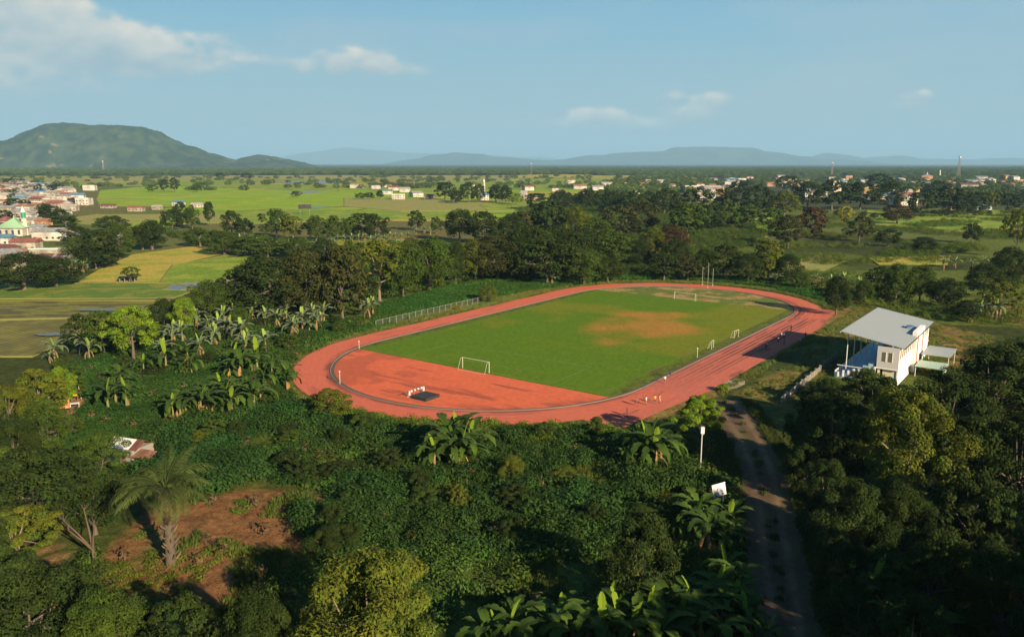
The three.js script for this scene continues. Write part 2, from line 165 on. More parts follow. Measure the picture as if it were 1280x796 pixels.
const HOUSES = [
  [-249.0,-409.3,12.3,9,4.5,0,0,"g",8,"lv"], [-269.1,-465.7,15.8,10,5,1,1,"g",12,"lv"], [-279.2,-437.9,10.5,9,4,2,1,"g",5,"lv"], [-247.9,-391.1,8.6,9,3.2,5,0,"g",-5,"lv"], [-231.0,-364.9,9.5,10,3.5,1,2,"g",3,"lv"],
  [-219.8,-377.6,12.9,9,4.2,6,2,"f",4,"lv"], [-203.8,-353.1,10.7,8,3,5,0,"g",-6,"lv"], [-193.7,-331.6,6.7,7,3,4,3,"g",10,"lv"], [-252.5,-460.8,7.4,9,3.5,1,1,"g",20,"lv"], [-232.0,-377.6,9.1,8,3,4,2,"g",0,"lv"],
  [-309.1,-520.6,10.4,8,3.5,1,1,"g",10,"lv"], [-337.6,-533.1,9.6,9,3.4,5,0,"g",0,"lv"], [-272.0,-486.2,5.8,8,4,4,3,"f",0,"lv"], [-207.7,-437.9,9.6,9,3.5,5,0,"g",10,"lv"], [-219.8,-456.0,6.4,8,3,1,0,"g",0,"lv"],
  [-335.4,-574.6,8.0,9,3.4,4,3,"g",0,"lv"], [-351.3,-589.8,10.6,9,3.2,1,1,"g",0,"lv"], [-525.2,-976.8,15.5,12,6,2,1,"g",15,"lv"], [-688.9,-1320.6,18.3,12,8,6,1,"f",8,"lv"], [-458.2,-863.9,13.7,12,7,6,1,"f",5,"lv"],
  [-871.1,-1495.5,20.7,14,6,2,1,"p",0,"lv"], [-571.2,-936.1,13.0,12,4,2,0,"g",0,"lv"], [-382.5,-680.0,5.4,7,4,6,1,"f",0,"lv"], [-387.5,-701.4,4.9,6,3,3,1,"g",0,"lv"], [-198.8,-353.1,6.4,8,3,1,0,"g",8,"lv"],
  [-214.1,-342.0,5.5,8,3,5,0,"g",0,"lv"], [-350.5,-847.6,10.9,9,3.5,2,1,"g",0,"mf"], [-349.2,-748.4,13.4,8,3.5,0,2,"g",5,"mf"], [-319.2,-816.7,9.7,8,3,6,1,"g",0,"mf"], [-341.2,-774.3,7.7,7,3,6,2,"g",0,"mf"],
  [-2268.9,-4857.5,76.4,20,6,0,1,"g",0,"mf"], [-401.8,-802.1,12.7,8,2.6,5,2,"g",0,"mf"], [-140.4,-998.5,15.8,14,6,6,1,"f",6,"cv"], [-177.7,-1151.9,13.7,14,5,3,1,"g",0,"cv"], [-127.0,-1069.7,14.8,14,5,1,1,"g",30,"cv"],
  [-101.8,-998.5,11.9,10,4,0,2,"g",0,"cv"], [-193.1,-1320.6,15.7,14,5,0,1,"g",0,"cv"], [-165.2,-1247.5,14.8,14,5,6,1,"g",0,"cv"], [-235.5,-1402.6,13.9,14,5,6,1,"f",0,"cv"], [-277.3,-1447.6,22.9,14,5,4,1,"f",0,"cv"],
  [-33.9,-976.8,9.7,14,6,2,1,"g",10,"cv"], [-61.0,-1402.6,8.3,12,5,6,1,"f",0,"cv"], [-73.8,-1495.5,8.9,12,5,6,1,"f",0,"cv"], [26.1,-1320.6,15.7,14,6,0,1,"g",20,"cv"], [16.7,-1123.1,8.9,12,4,6,1,"g",0,"cv"],
  [22.2,-976.8,19.3,12,3.6,1,4,"g",12,"cv"], [13.4,-1044.9,9.3,10,4,6,1,"g",0,"cv"], [129.0,-1791.6,21.2,18,7,0,1,"p",0,"cv"], [68.5,-1283.0,10.1,12,4,6,1,"f",0,"cv"], [-345.4,-4389.4,25.9,25,9,6,1,"p",0,"cv"],
  [117.7,-1402.6,22.2,14,5,4,1,"g",0,"rh"], [138.3,-1320.6,18.3,16,6,1,1,"g",10,"rh"], [180.1,-1546.6,21.4,16,6,6,1,"g",10,"rh"], [202.3,-1495.5,14.8,16,8,6,1,"f",15,"rh"], [119.0,-976.8,8.7,10,4.5,5,4,"g",8,"rh"],
  [178.8,-1151.9,6.8,10,4,6,1,"f",0,"rh"], [250.4,-1546.6,15.3,14,5,4,4,"g",0,"rh"], [303.9,-1791.6,17.7,18,6,6,1,"g",0,"rh"], [328.7,-1791.6,17.7,18,6,6,1,"g",0,"rh"], [285.9,-1447.6,11.4,14,5,4,1,"g",0,"rh"],
  [347.0,-1495.5,14.8,14,6,5,1,"p",0,"rh"], [384.2,-1723.4,20.4,18,5,5,1,"g",0,"rh"], [483.4,-1945.5,15.3,16,6,6,1,"g",0,"rh"], [357.3,-1447.6,11.4,14,5,4,1,"g",0,"rh"], [360.1,-1360.4,13.4,13,5,4,1,"g",0,"rh"],
  [575.1,-2032.8,20.0,18,6,6,1,"f",0,"rh"], [653.5,-2232.9,17.6,18,6,4,1,"g",0,"rh"], [493.1,-1546.6,15.3,14,6,4,4,"g",0,"rh"], [597.3,-1791.6,17.7,14,6,3,1,"p",0,"rh"], [620.2,-1791.6,28.3,16,5,1,1,"g",8,"rh"],
  [182.5,-1247.5,12.3,10,4,1,1,"g",0,"rh"], [105.9,-1151.9,11.4,10,4,1,1,"g",0,"rh"], [799.7,-1601.4,22.1,14,6,6,1,"g",0,"tn"], [793.8,-1546.6,21.4,16,6,1,1,"g",0,"tn"], [948.7,-1723.4,27.2,16,7,7,1,"g",0,"tn"],
  [941.9,-1660.2,29.5,20,9,2,1,"g",-8,"tn"], [810.4,-1402.6,19.4,14,6,1,1,"g",0,"tn"], [963.2,-1660.2,13.1,10,9,4,1,"f",0,"tn"], [713.0,-1182.1,21.0,14,6,0,1,"p",0,"tn"], [822.0,-1320.6,26.1,16,6,2,1,"g",-5,"tn"],
  [998.8,-1601.4,22.1,16,7,5,5,"f",0,"tn"], [1047.3,-1723.4,20.4,14,6,5,1,"g",0,"tn"], [497.5,-1069.7,10.6,12,5,6,1,"f",0,"tn"], [535.5,-1123.1,13.3,12,5,1,1,"g",0,"tn"], [562.7,-1151.9,11.4,12,5,6,1,"g",0,"tn"],
  [438.4,-956.0,8.5,9,4,6,1,"p",0,"tn"], [623.9,-1247.5,6.2,8,4,6,5,"f",0,"tn"], [452.0,-816.7,13.0,9,4,1,6,"g",10,"tn"], [424.2,-774.3,7.7,7,3.4,4,5,"g",0,"tn"], [451.9,-774.3,13.8,9,3,2,1,"g",0,"tn"],
  [677.4,-1069.7,14.8,10,6,1,1,"g",0,"tn"]
];
const FIELDS = [
  ["paddy","stub",[[-158.3,-221.9],[-129.6,-180.0],[-111.1,-180.0],[-114.1,-210.8],[-105.8,-218.4],[-111.9,-244.9],[-124.7,-226.6]]], ["paddy","mud",[[-182.2,-256.6],[-111.9,-256.6],[-106.9,-220.7],[-125.3,-227.8],[-159.1,-223.0]]], ["paddy","grass",[[-206.1,-291.4],[-170.1,-295.4],[-126.8,-295.4],[-111.9,-280.0],[-112.6,-261.3],[-184.3,-259.7]]], ["paddy","gold",[[-163.7,-297.4],[-174.6,-336.7],[-186.3,-391.1],[-171.9,-429.3],[-142.8,-391.1],[-147.3,-353.1],[-132.2,-297.4]]], ["paddy","green",[[-131.9,-295.4],[-148.5,-347.5],[-138.1,-387.6],[-113.7,-377.6],[-109.7,-312.5],[-117.8,-291.4]]],
  ["pond","water",[[-123.2,-280.0],[-126.0,-293.4],[-106.7,-303.7],[-106.1,-287.5],[-116.8,-278.2]]], ["paddy","green",[[-137.3,-465.7],[-123.6,-475.7],[-37.2,-465.7],[-21.9,-437.9],[-31.4,-391.1],[-80.6,-401.8],[-127.1,-437.9]]], ["paddy","gold",[[-39.2,-391.1],[-21.7,-433.6],[-24.6,-377.6],[-35.1,-368.0]]], ["paddy","bright",[[-503.0,-976.8],[-353.1,-1151.9],[-278.9,-1283.0],[-159.5,-1151.9],[-171.3,-863.9],[-218.9,-787.9],[-330.0,-831.9],[-424.9,-831.9]]], ["paddy","bright",[[-673.2,-1320.6],[-695.4,-1601.4],[-416.6,-1360.4],[-266.3,-1247.5],[-353.1,-1151.9],[-514.0,-998.5]]],
  ["paddy","green",[[-809.1,-1546.6],[-844.0,-1945.5],[-347.7,-1601.4],[-273.9,-1283.0],[-429.4,-1402.6],[-720.8,-1660.2]]], ["paddy","olive",[[-359.5,-622.9],[-362.4,-701.4],[-285.7,-701.4],[-223.0,-724.1],[-187.0,-605.9],[-297.7,-574.6]]], ["paddy","bright",[[-282.6,-567.2],[-283.9,-680.0],[-255.0,-640.8],[-236.9,-546.3]]], ["paddy","green",[[-243.9,-701.4],[-226.7,-774.3],[-57.5,-724.1],[-51.0,-640.8],[-130.2,-622.9],[-199.7,-589.8]]], ["paddy","water",[[-345.4,-1230.5],[-321.5,-1301.5],[-286.1,-1247.5],[-303.9,-1182.1]]],
  ["paddy","water",[[-208.7,-809.3],[-198.6,-827.3],[-183.7,-812.2],[-191.6,-787.9]]], ["paddy","olive",[[-212.3,-1021.2],[-77.4,-976.8],[0.0,-880.9],[0.0,-774.3],[-104.0,-748.4],[-173.2,-831.9]]], ["paddy","green",[[-34.3,-863.9],[37.1,-936.1],[131.4,-1021.2],[111.3,-863.9],[38.4,-774.3],[-22.3,-748.4]]], ["paddy","bright",[[124.4,-508.6],[169.7,-631.7],[236.6,-680.0],[198.5,-553.1],[139.7,-465.7],[114.0,-456.0]]], ["paddy","olive",[[118.9,-353.1],[153.0,-391.1],[154.0,-364.9],[128.3,-326.6],[110.2,-321.8]]],
  ["paddy","gold",[[168.7,-377.6],[212.0,-384.2],[190.5,-347.5],[160.8,-347.5]]], ["paddy","green",[[336.2,-761.1],[483.5,-761.1],[358.4,-553.1],[280.5,-520.6],[258.5,-589.8]]], ["paddy","water",[[-575.4,-1945.5],[-440.8,-2032.8],[-349.5,-1865.4],[-398.6,-1756.8],[-494.8,-1791.6]]], ["paddy","olive",[[-1561.3,-2476.7],[-991.1,-2961.0],[0.0,-2961.0],[0.0,-2032.8],[-748.1,-2232.9],[-1088.1,-1723.4]]], ["paddy","green",[[-220.7,-1865.4],[0.0,-2032.8],[277.7,-2348.5],[189.6,-1601.4],[13.9,-1402.6],[-147.6,-1495.5]]],
  ["paddy","gold",[[0.0,-3404.3],[941.3,-3679.7],[1072.1,-3404.3],[670.7,-2619.5],[0.0,-2476.7]]], ["paddy","olive",[[-512.3,-2476.7],[0.0,-2779.8],[0.0,-2032.8],[-220.7,-1865.4]]]
];
const AREA = {
  lvFill: [[-1152.1,-1791.6],[-1060.3,-1791.6],[-876.3,-1546.6],[-675.7,-1247.5],[-411.9,-774.3],[-404.2,-701.4],[-361.9,-605.9],[-355.1,-546.3]],
  cassava: [[-55.5,-106.8],[-61.6,-114.5],[-60.4,-128.1],[-45.1,-139.7],[-35.7,-139.7],[-23.1,-129.8],[-10.4,-124.2],[13.0,-124.2],[27.5,-119.0],[30.0,-106.8],[27.6,-93.8],[21.1,-93.8],[11.1,-85.4],[4.5,-83.5],[-7.2,-83.5],[-21.5,-82.6],[-27.1,-93.8],[-23.7,-101.2],[-36.2,-106.8],[-42.6,-99.9]],
  hedge: [[-38.0,-143.1],[-28.6,-137.3],[-16.6,-132.4],[0.0,-128.1],[12.7,-128.1],[20.8,-124.2],[20.0,-119.0],[0.0,-121.2],[-15.8,-125.3],[-30.2,-131.5],[-37.8,-136.8]],
  creeper: [[-97.7,-163.0],[-97.8,-212.9],[-84.1,-243.5],[-50.3,-224.2],[-37.9,-218.4],[-47.2,-191.6],[-50.1,-177.0],[-46.3,-156.8],[-38.2,-138.2],[-46.7,-131.5],[-59.0,-128.1],[-64.2,-119.7],[-73.0,-119.7],[-78.7,-145.7]],
  bank: [[-40.5,-210.8],[-40.7,-250.6],[-12.1,-299.5],[15.1,-299.5],[14.3,-283.7],[-10.7,-262.9],[-28.1,-230.3],[-41.5,-202.7],[-46.5,-189.0],[-49.7,-197.9]],
  farbank: [[15.1,-299.5],[37.8,-312.5],[69.3,-312.5],[108.9,-299.5],[106.8,-250.6],[101.8,-250.6],[93.0,-287.5],[64.8,-305.9],[36.8,-303.7],[14.2,-280.0]],
  lowleft: [[-65.8,-96.2],[-57.0,-91.6],[-53.0,-80.0],[-46.1,-83.5],[-36.7,-69.4],[-27.7,-65.6],[-44.4,-60.0],[-63.3,-83.5]],
  lowmid: [[-29.3,-68.1],[-21.7,-83.5],[-7.2,-83.5],[5.4,-83.2],[21.9,-92.7],[28.0,-91.6],[23.4,-73.6],[19.8,-61.1],[-5.4,-60.0],[-27.3,-61.1]],
  soilweeds: [[-47.1,-85.4],[-42.1,-98.6],[-35.1,-106.8],[-23.0,-98.1],[-21.7,-83.5],[-29.3,-68.1],[-38.8,-72.1]],
  rightfloor: [[52.5,-135.9],[70.7,-163.0],[136.9,-202.7],[42.5,-57.1],[26.7,-57.1],[35.7,-83.5],[42.5,-106.8]],
  midpatch: [[23.7,-125.3],[42.7,-127.3],[41.1,-112.9],[31.8,-101.2],[27.6,-93.8],[30.0,-106.8],[27.3,-117.9]],
  rmfill: [[7.7,-774.3],[116.1,-976.8],[181.5,-831.9],[222.9,-774.3],[146.6,-465.7],[66.6,-314.7],[24.5,-303.7],[0.0,-421.1]],
  rgrass: [[102.4,-465.7],[243.3,-680.0],[499.5,-774.3],[141.3,-212.9],[96.0,-224.2],[108.9,-299.5],[69.8,-314.7]],
  belt: [[-228.5,-520.6],[-144.3,-465.7],[-91.1,-413.2],[-80.7,-364.9],[-121.6,-391.1],[-177.0,-442.3]],
  midscrub: [[-61.5,-774.3],[8.6,-863.9],[4.2,-421.1],[-17.5,-437.9]],
  beltlow: [[-116.1,-339.4],[-81.0,-384.2],[-33.7,-421.1],[27.9,-465.7],[18.1,-299.5],[-12.3,-303.7],[-41.6,-256.6],[-55.4,-226.6],[-79.3,-229.0]],
  soil: [[-47.0,-83.5],[-47.3,-96.2],[-35.3,-103.9],[-22.5,-98.1],[-22.1,-83.5],[-28.6,-68.1],[-38.9,-70.7]],
  path: [[-57.9,-92.7],[-56.6,-93.4],[-51.0,-83.5],[-48.5,-76.7],[-50.1,-75.9],[-54.1,-83.5]],
  yard: [[-84.2,-145.7],[-83.9,-153.3],[-80.6,-150.0],[-73.7,-131.5],[-68.2,-119.7],[-72.5,-119.7]],
  standgrass: [[100.5,-250.6],[110.1,-243.5],[124.4,-202.7],[111.5,-180.8],[87.6,-163.0],[74.7,-177.0],[50.5,-140.6],[44.3,-150.0],[65.6,-177.0],[89.1,-224.2]]
};
const SPOT = {"palm":[-38.1,-82.4],"bare":[-46.1,-81.4],"lamp":[27.2,-109.1],"board":[26.5,-96.2],"house":[-57.9,-114.9],"deadlog":[-59.2,-99.2],"sand":[43.5,-157.4],"cocoa1":[-185.6,-331.6],"cocoa2":[-189.3,-342.0],"tower1":[-1850.1,-3679.7],"tower2":[1291.1,-2348.5],"tower3":[70.0,-2961.0],"minaretW":[-43.2,-1247.5],"minaret":[-302.3,-497.2],"mosque":[-308.3,-497.2],"dish":[-112.0,233.1],"shed":[-145.2,-299.5],"shedlong":[-228.8,-1495.5],"billboard":[-180.5,-701.4],"lamptree":[29.2,-119.7],"yellowbush":[-17.0,-239.4],"drum":[-82.8,-145.7],"tarp":[-80.7,-138.2],"chair":[-80.4,-141.1],"sheet":[-77.1,-130.6],"paper":[-47.1,-134.1],"road0":[42.3,-153.9],"townTwA":[1040.0,-2032.8],"townTwB":[1237.9,-2348.5],"mast":[975.8,-2476.7],"mast2":[162.4,-4857.5]};
const ROAD = [[40.1,-145.7],[39.3,-131.5],[37.0,-112.9],[33.2,-96.2],[30.0,-83.5],[27.5,-73.6],[24.9,-64.4],[22.8,-57.1]];
const HILLS = [[6400,640,19,18,0.9,11,[[-6324,0],[-5477,27],[-4759,52],[-4368,102],[-4173,153],[-3912,222],[-3716,303],[-3618,344],[-3488,354],[-3260,338],[-3097,335],[-2901,322],[-2771,291],[-2673,234],[-2543,178],[-2380,121],[-2230,77],[-2086,40],[-1891,0]]],
  [7200,480,26,18,0.6,5,[[-2641,0],[-2450,60],[-2347,96],[-2237,117],[-2127,106],[-2010,81],[-1907,60],[-1687,0]]],
  [25000,2600,130,40,0,8,[[-4075,0],[-3056,150],[-2343,297],[-1655,358],[-1019,321],[-382,223],[1019,125],[2547,0]]],
  [26000,3000,140,45,0,21,[[-1059,0],[1324,128],[2516,281],[3973,383],[4821,409],[5191,537],[5695,549],[6145,562],[6887,537],[7549,524],[8078,409],[9138,256],[10330,154],[11919,0]]],
  [31000,2600,180,45,0,30,[[10106,0],[11369,236],[12001,418],[12569,357],[13264,236],[14369,297],[14716,327],[15316,205],[17369,175],[18885,236],[20527,144],[24001,0]]],
  [41000,2200,260,50,0,41,[[-15036,0],[-12113,298],[-10024,579],[-8353,821],[-7100,700],[-5012,539],[-2506,499],[835,338],[5012,0]]],
  [40000,2200,260,50,0,47,[[-35044,0],[-30154,802],[-26894,1273],[-25060,1194],[-23634,723],[-21189,0]]]];
const TRACK = { x: 23.93, z: -213.15, yaw: -0.941, L: 93.6, R: 36.5, W: 8.0 };
const tc = Math.cos(TRACK.yaw), ts = Math.sin(TRACK.yaw);
const onTrack = (u, v) => [TRACK.x + u * tc - v * ts, TRACK.z + u * ts + v * tc];
const toTrack = (x, z) => { const dx = x - TRACK.x, dz = z - TRACK.z; return [dx * tc + dz * ts, -dx * ts + dz * tc]; };
const trackDist = (x, z) => { const [u, v] = toTrack(x, z); return Math.hypot(Math.max(Math.abs(u) - TRACK.L / 2, 0), v) - TRACK.R; };   // 0 on the inner edge
const inHome = (x, z, m = 0) => { const [u, v] = toTrack(x, z); return u > -71 - m && u < 64 + m && v > 30 && v < 48.5 + m; };
const onRed = (x, z, m = 0) => trackDist(x, z) < TRACK.W + m || inHome(x, z, m);

function inside(poly, x, z) { let c = false; for (let i = 0, j = poly.length - 1; i < poly.length; j = i++) { const [xi, zi] = poly[i], [xj, zj] = poly[j]; if (zi > z !== zj > z && x < ((xj - xi) * (z - zi)) / (zj - zi) + xi) c = !c; } return c; }
function roadDist(x, z) { let d = 1e9; for (let i = 0; i + 1 < ROAD.length; i++) { const [ax, az] = ROAD[i], [bx, bz] = ROAD[i + 1], t = clamp(((x - ax) * (bx - ax) + (z - az) * (bz - az)) / ((bx - ax) ** 2 + (bz - az) ** 2)); d = Math.min(d, Math.hypot(x - ax - t * (bx - ax), z - az - t * (bz - az))); } return d; }
function scatter(poly, step, seed, fn) {
  const R = rng(seed); let x0 = 1e9, x1 = -1e9, z0 = 1e9, z1 = -1e9;
  for (const [x, z] of poly) { x0 = Math.min(x0, x); x1 = Math.max(x1, x); z0 = Math.min(z0, z); z1 = Math.max(z1, z); }
  for (let z = z0; z < z1; z += step) for (let x = x0; x < x1; x += step) { const px = x + R() * step, pz = z + R() * step, q = R(); if (inside(poly, px, pz)) fn(px, pz, q, R); }
}

// ---- naming
const taken = new Map();
function numbered(n) { const k = taken.get(n) || 0; taken.set(n, k + 1); return k ? n + '_' + String(k).padStart(3, '0') : n; }
function tag(o, label, category, group) { o.userData.label = label; o.userData.category = category; if (group) o.userData.group = group; return o; }
function mesh(name, geo, mat, parent) { const m = new THREE.Mesh(geo, mat); m.name = parent === scene ? numbered(name) : name; m.castShadow = m.receiveShadow = true; parent.add(m); return m; }
function thing(name, label, category, x, y, z, turn = 0, group) { const g = new THREE.Group(); g.name = numbered(name); g.position.set(x, y, z); g.rotation.y = turn; scene.add(g); return tag(g, label, category, group); }
function structure(name, geo, mat) { const m = mesh(name, geo, mat, scene); m.userData.kind = 'structure'; return m; }

// ---- geometry helpers
const box = (w, h, d, x = 0, y = 0, z = 0) => new THREE.BoxGeometry(w, h, d).translate(x, y, z);
function bar(a, b, r, seg = 6) { const A = new THREE.Vector3(...a), B = new THREE.Vector3(...b), d = B.clone().sub(A), g = new THREE.CylinderGeometry(r, r, d.length(), seg); g.applyQuaternion(new THREE.Quaternion().setFromUnitVectors(new THREE.Vector3(0, 1, 0), d.clone().normalize())); return g.translate(...A.add(B).multiplyScalar(0.5).toArray()); }
function limb(points, radii, seg = 6) {   // a tapered tube through points
  const pos = [], idx = [], n = points.length, up = new THREE.Vector3(0.31, 0.2, 0.93);
  for (let i = 0; i < n; i++) {
    const p = points[i], d = points[Math.min(i + 1, n - 1)].clone().sub(points[Math.max(i - 1, 0)]).normalize(), a = new THREE.Vector3().crossVectors(d, up).normalize(), b = new THREE.Vector3().crossVectors(d, a);
    for (let k = 0; k < seg; k++) { const t = (k / seg) * Math.PI * 2, q = p.clone().addScaledVector(a, Math.cos(t) * radii[i]).addScaledVector(b, Math.sin(t) * radii[i]); pos.push(q.x, q.y, q.z); }
  }
  for (let i = 0; i + 1 < n; i++) for (let k = 0; k < seg; k++) { const a = i * seg + k, b = i * seg + ((k + 1) % seg), c = a + seg, d = b + seg; idx.push(a, b, c, b, d, c); }
  const g = new THREE.BufferGeometry(); g.setAttribute('position', new THREE.Float32BufferAttribute(pos, 3)); g.setIndex(idx); g.computeVertexNormals(); return g;
}
const merge = (list) => mergeGeometries(list.map((g) => { const q = g.index ? g.toNonIndexed() : g; for (const k of Object.keys(q.attributes)) if (k !== 'position' && k !== 'normal') q.deleteAttribute(k); return q; }));
function flat(poly, y, res) {   // a level sheet with uv in metres
  const s = new THREE.Shape(poly.map(([x, z]) => new THREE.Vector2(x, -z))), g = new THREE.ShapeGeometry(s, res || 12);
  g.rotateX(-Math.PI / 2); const p = g.attributes.position, uv = g.attributes.uv;
  for (let i = 0; i < p.count; i++) { uv.setXY(i, p.getX(i), p.getZ(i)); p.setY(i, y); }
  return g;
}

// ---- computed textures: colour grain of surfaces
function colourTexture(w, h, fn, repeat) {
  const d = new Uint8Array(w * h * 4);
  for (let j = 0; j < h; j++) for (let i = 0; i < w; i++) { const c = fn(i / w, j / h, i, j), o = (j * w + i) * 4; d[o] = toSrgb(c[0]); d[o + 1] = toSrgb(c[1]); d[o + 2] = toSrgb(c[2]); d[o + 3] = 255; }
  const t = new THREE.DataTexture(d, w, h, THREE.RGBAFormat); t.colorSpace = THREE.SRGBColorSpace; t.magFilter = t.minFilter = THREE.LinearFilter; t.wrapS = t.wrapT = THREE.RepeatWrapping; if (repeat) t.repeat.set(...repeat); t.needsUpdate = true; return t;
}
function heightTexture(w, h, fn, repeat) { const t = colourTexture(w, h, (x, y, i, j) => { const v = fn(x, y, i, j); return [v, v, v]; }, repeat); t.colorSpace = THREE.NoColorSpace; return t; }
const lin = (r, g, b) => new THREE.Color().setRGB(r, g, b);
const std = (r, g, b, roughness = 0.9, extra = {}) => new THREE.MeshStandardMaterial({ color: lin(r, g, b), roughness, side: THREE.DoubleSide, ...extra });
const matt = (o) => new THREE.MeshPhysicalMaterial({ roughness: 1, specularIntensity: 0.15, ...o });   // dull ground surfaces

const grain = colourTexture(512, 512, (x, y) => { const a = fbm(x * 16, y * 16, 4, 16), b = fbm(x * 96, y * 96, 2, 96), v = clamp(0.35 + 0.9 * (a - 0.2) * 0.7 + 0.5 * (b - 0.5), 0.12, 1); return [v, v * 0.98, v * 0.94]; }, [1 / 14, 1 / 14]);
const grainBump = heightTexture(512, 512, (x, y) => fbm(x * 40, y * 40, 3, 40), [1 / 9, 1 / 9]);

// ---------------------------------------------------------------- ground
const GC = {
  scrub: [0.07, 0.095, 0.022], soil: [0.3, 0.155, 0.062], path: [0.4, 0.25, 0.12], dry: [0.36, 0.24, 0.075], green: [0.11, 0.16, 0.03], meadow: [0.16, 0.215, 0.035], plain: [0.2, 0.22, 0.06], plainB: [0.15, 0.22, 0.04], plainC: [0.22, 0.2, 0.07], wood: [0.05, 0.075, 0.035],
};
function groundColour(x, z) {
  const n = fbm(x / 9 + 50, z / 9 + 80, 3), n2 = fbm(x / 38 + 10, z / 38, 3), out = [0, 0, 0];
  const jx = x + (n - 0.5) * 5, jz = z + (n2 - 0.5) * 7;
  let c = GC.scrub, c2 = null, t = 0;
  const dist = -z;
  if (dist > 330) {
    const a = fbm(x / 150 + 3, z / 240 + 9, 3), b = fbm(x / 420, z / 300 + 40, 2);
    c = GC.plain; c2 = a > 0.5 ? GC.plainB : GC.plainC; t = sstep(0.5, 0.62, a > 0.5 ? a : 1 - a) * (0.5 + 0.5 * b);
    if (dist > 2900 + 500 * (b - 0.5)) { c = GC.wood; c2 = GC.plainB; t = 0.2 * a; }
    if (x > 260 && dist > 800) { c2 = GC.wood; t = 0.75; }
    if (x > -20 && x > dist * 0.02 - 20 && dist < 800 && dist < 480) { c = GC.meadow; c2 = GC.scrub; t = sstep(0.4, 0.6, n2); }
  } else if (inside(AREA.path, jx, jz) || inside(AREA.yard, jx, jz)) { c = GC.path; }
  else if (inside(AREA.soil, jx, jz)) { c = GC.soil; c2 = GC.green; t = sstep(0.5, 0.7, n) * 0.7; }
  else if (inside(AREA.standgrass, jx, jz)) { c = GC.green; c2 = GC.dry; t = sstep(0.42, 0.6, n2 * 0.7 + n * 0.3); if (toTrack(x, z)[0] > 20) t = Math.max(t, 0.5 + 0.5 * n); }
  else if (inside(AREA.rgrass, x, z)) { c = GC.meadow; c2 = n > 0.5 ? GC.dry : GC.scrub; t = sstep(0.5, 0.68, n2) * 0.8; }
  else if (trackDist(x, z) < 14) { c = GC.green; c2 = GC.dry; t = sstep(0.4, 0.62, n) * 0.7; }
  else { c2 = GC.green; t = sstep(0.4, 0.7, n2); }
  for (let k = 0; k < 3; k++) out[k] = lerp(c[k], c2 ? c2[k] : c[k], t) * (0.85 + 0.3 * n);
  return out;
}
{
  const axis = (lo, hi, step, far0, far1) => { const a = []; for (let v = lo; v <= hi; v += step) a.push(v); let s = step * 1.5; for (let v = hi + s; v < far1; s *= 1.22, v += s) a.push(v); a.push(far1); s = step * 1.5; for (let v = lo - s; v > far0; s *= 1.22, v -= s) a.unshift(v); a.unshift(far0); return a; };
  const xs = axis(-150, 190, 2, -34000, 34000), zs = axis(-330, -44, 2, -46000, 1500), pos = [], col = [], uv = [], idx = [];
  // the plain gets finer rows of its own so that field tints keep an edge
  for (let z = -2800; z < -340; z += 40) zs.push(z); zs.sort((a, b) => a - b);
  for (let x = -1600; x < 1600; x += 60) xs.push(x + 0.37); xs.sort((a, b) => a - b);
  for (const z of zs) for (const x of xs) { pos.push(x, 0, z); col.push(...groundColour(x, z)); uv.push(x, z); }
  const n = xs.length; for (let j = 0; j + 1 < zs.length; j++) for (let i = 0; i + 1 < n; i++) { const a = j * n + i; idx.push(a, a + n, a + 1, a + 1, a + n, a + n + 1); }
  const g = new THREE.BufferGeometry(); g.setAttribute('position', new THREE.Float32BufferAttribute(pos, 3)); g.setAttribute('color', new THREE.Float32BufferAttribute(col, 3)); g.setAttribute('uv', new THREE.Float32BufferAttribute(uv, 2)); g.setIndex(idx); g.computeVertexNormals();
  structure('ground', g, matt({ vertexColors: true, map: grain, bumpMap: grainBump, bumpScale: 0.12 }));
}

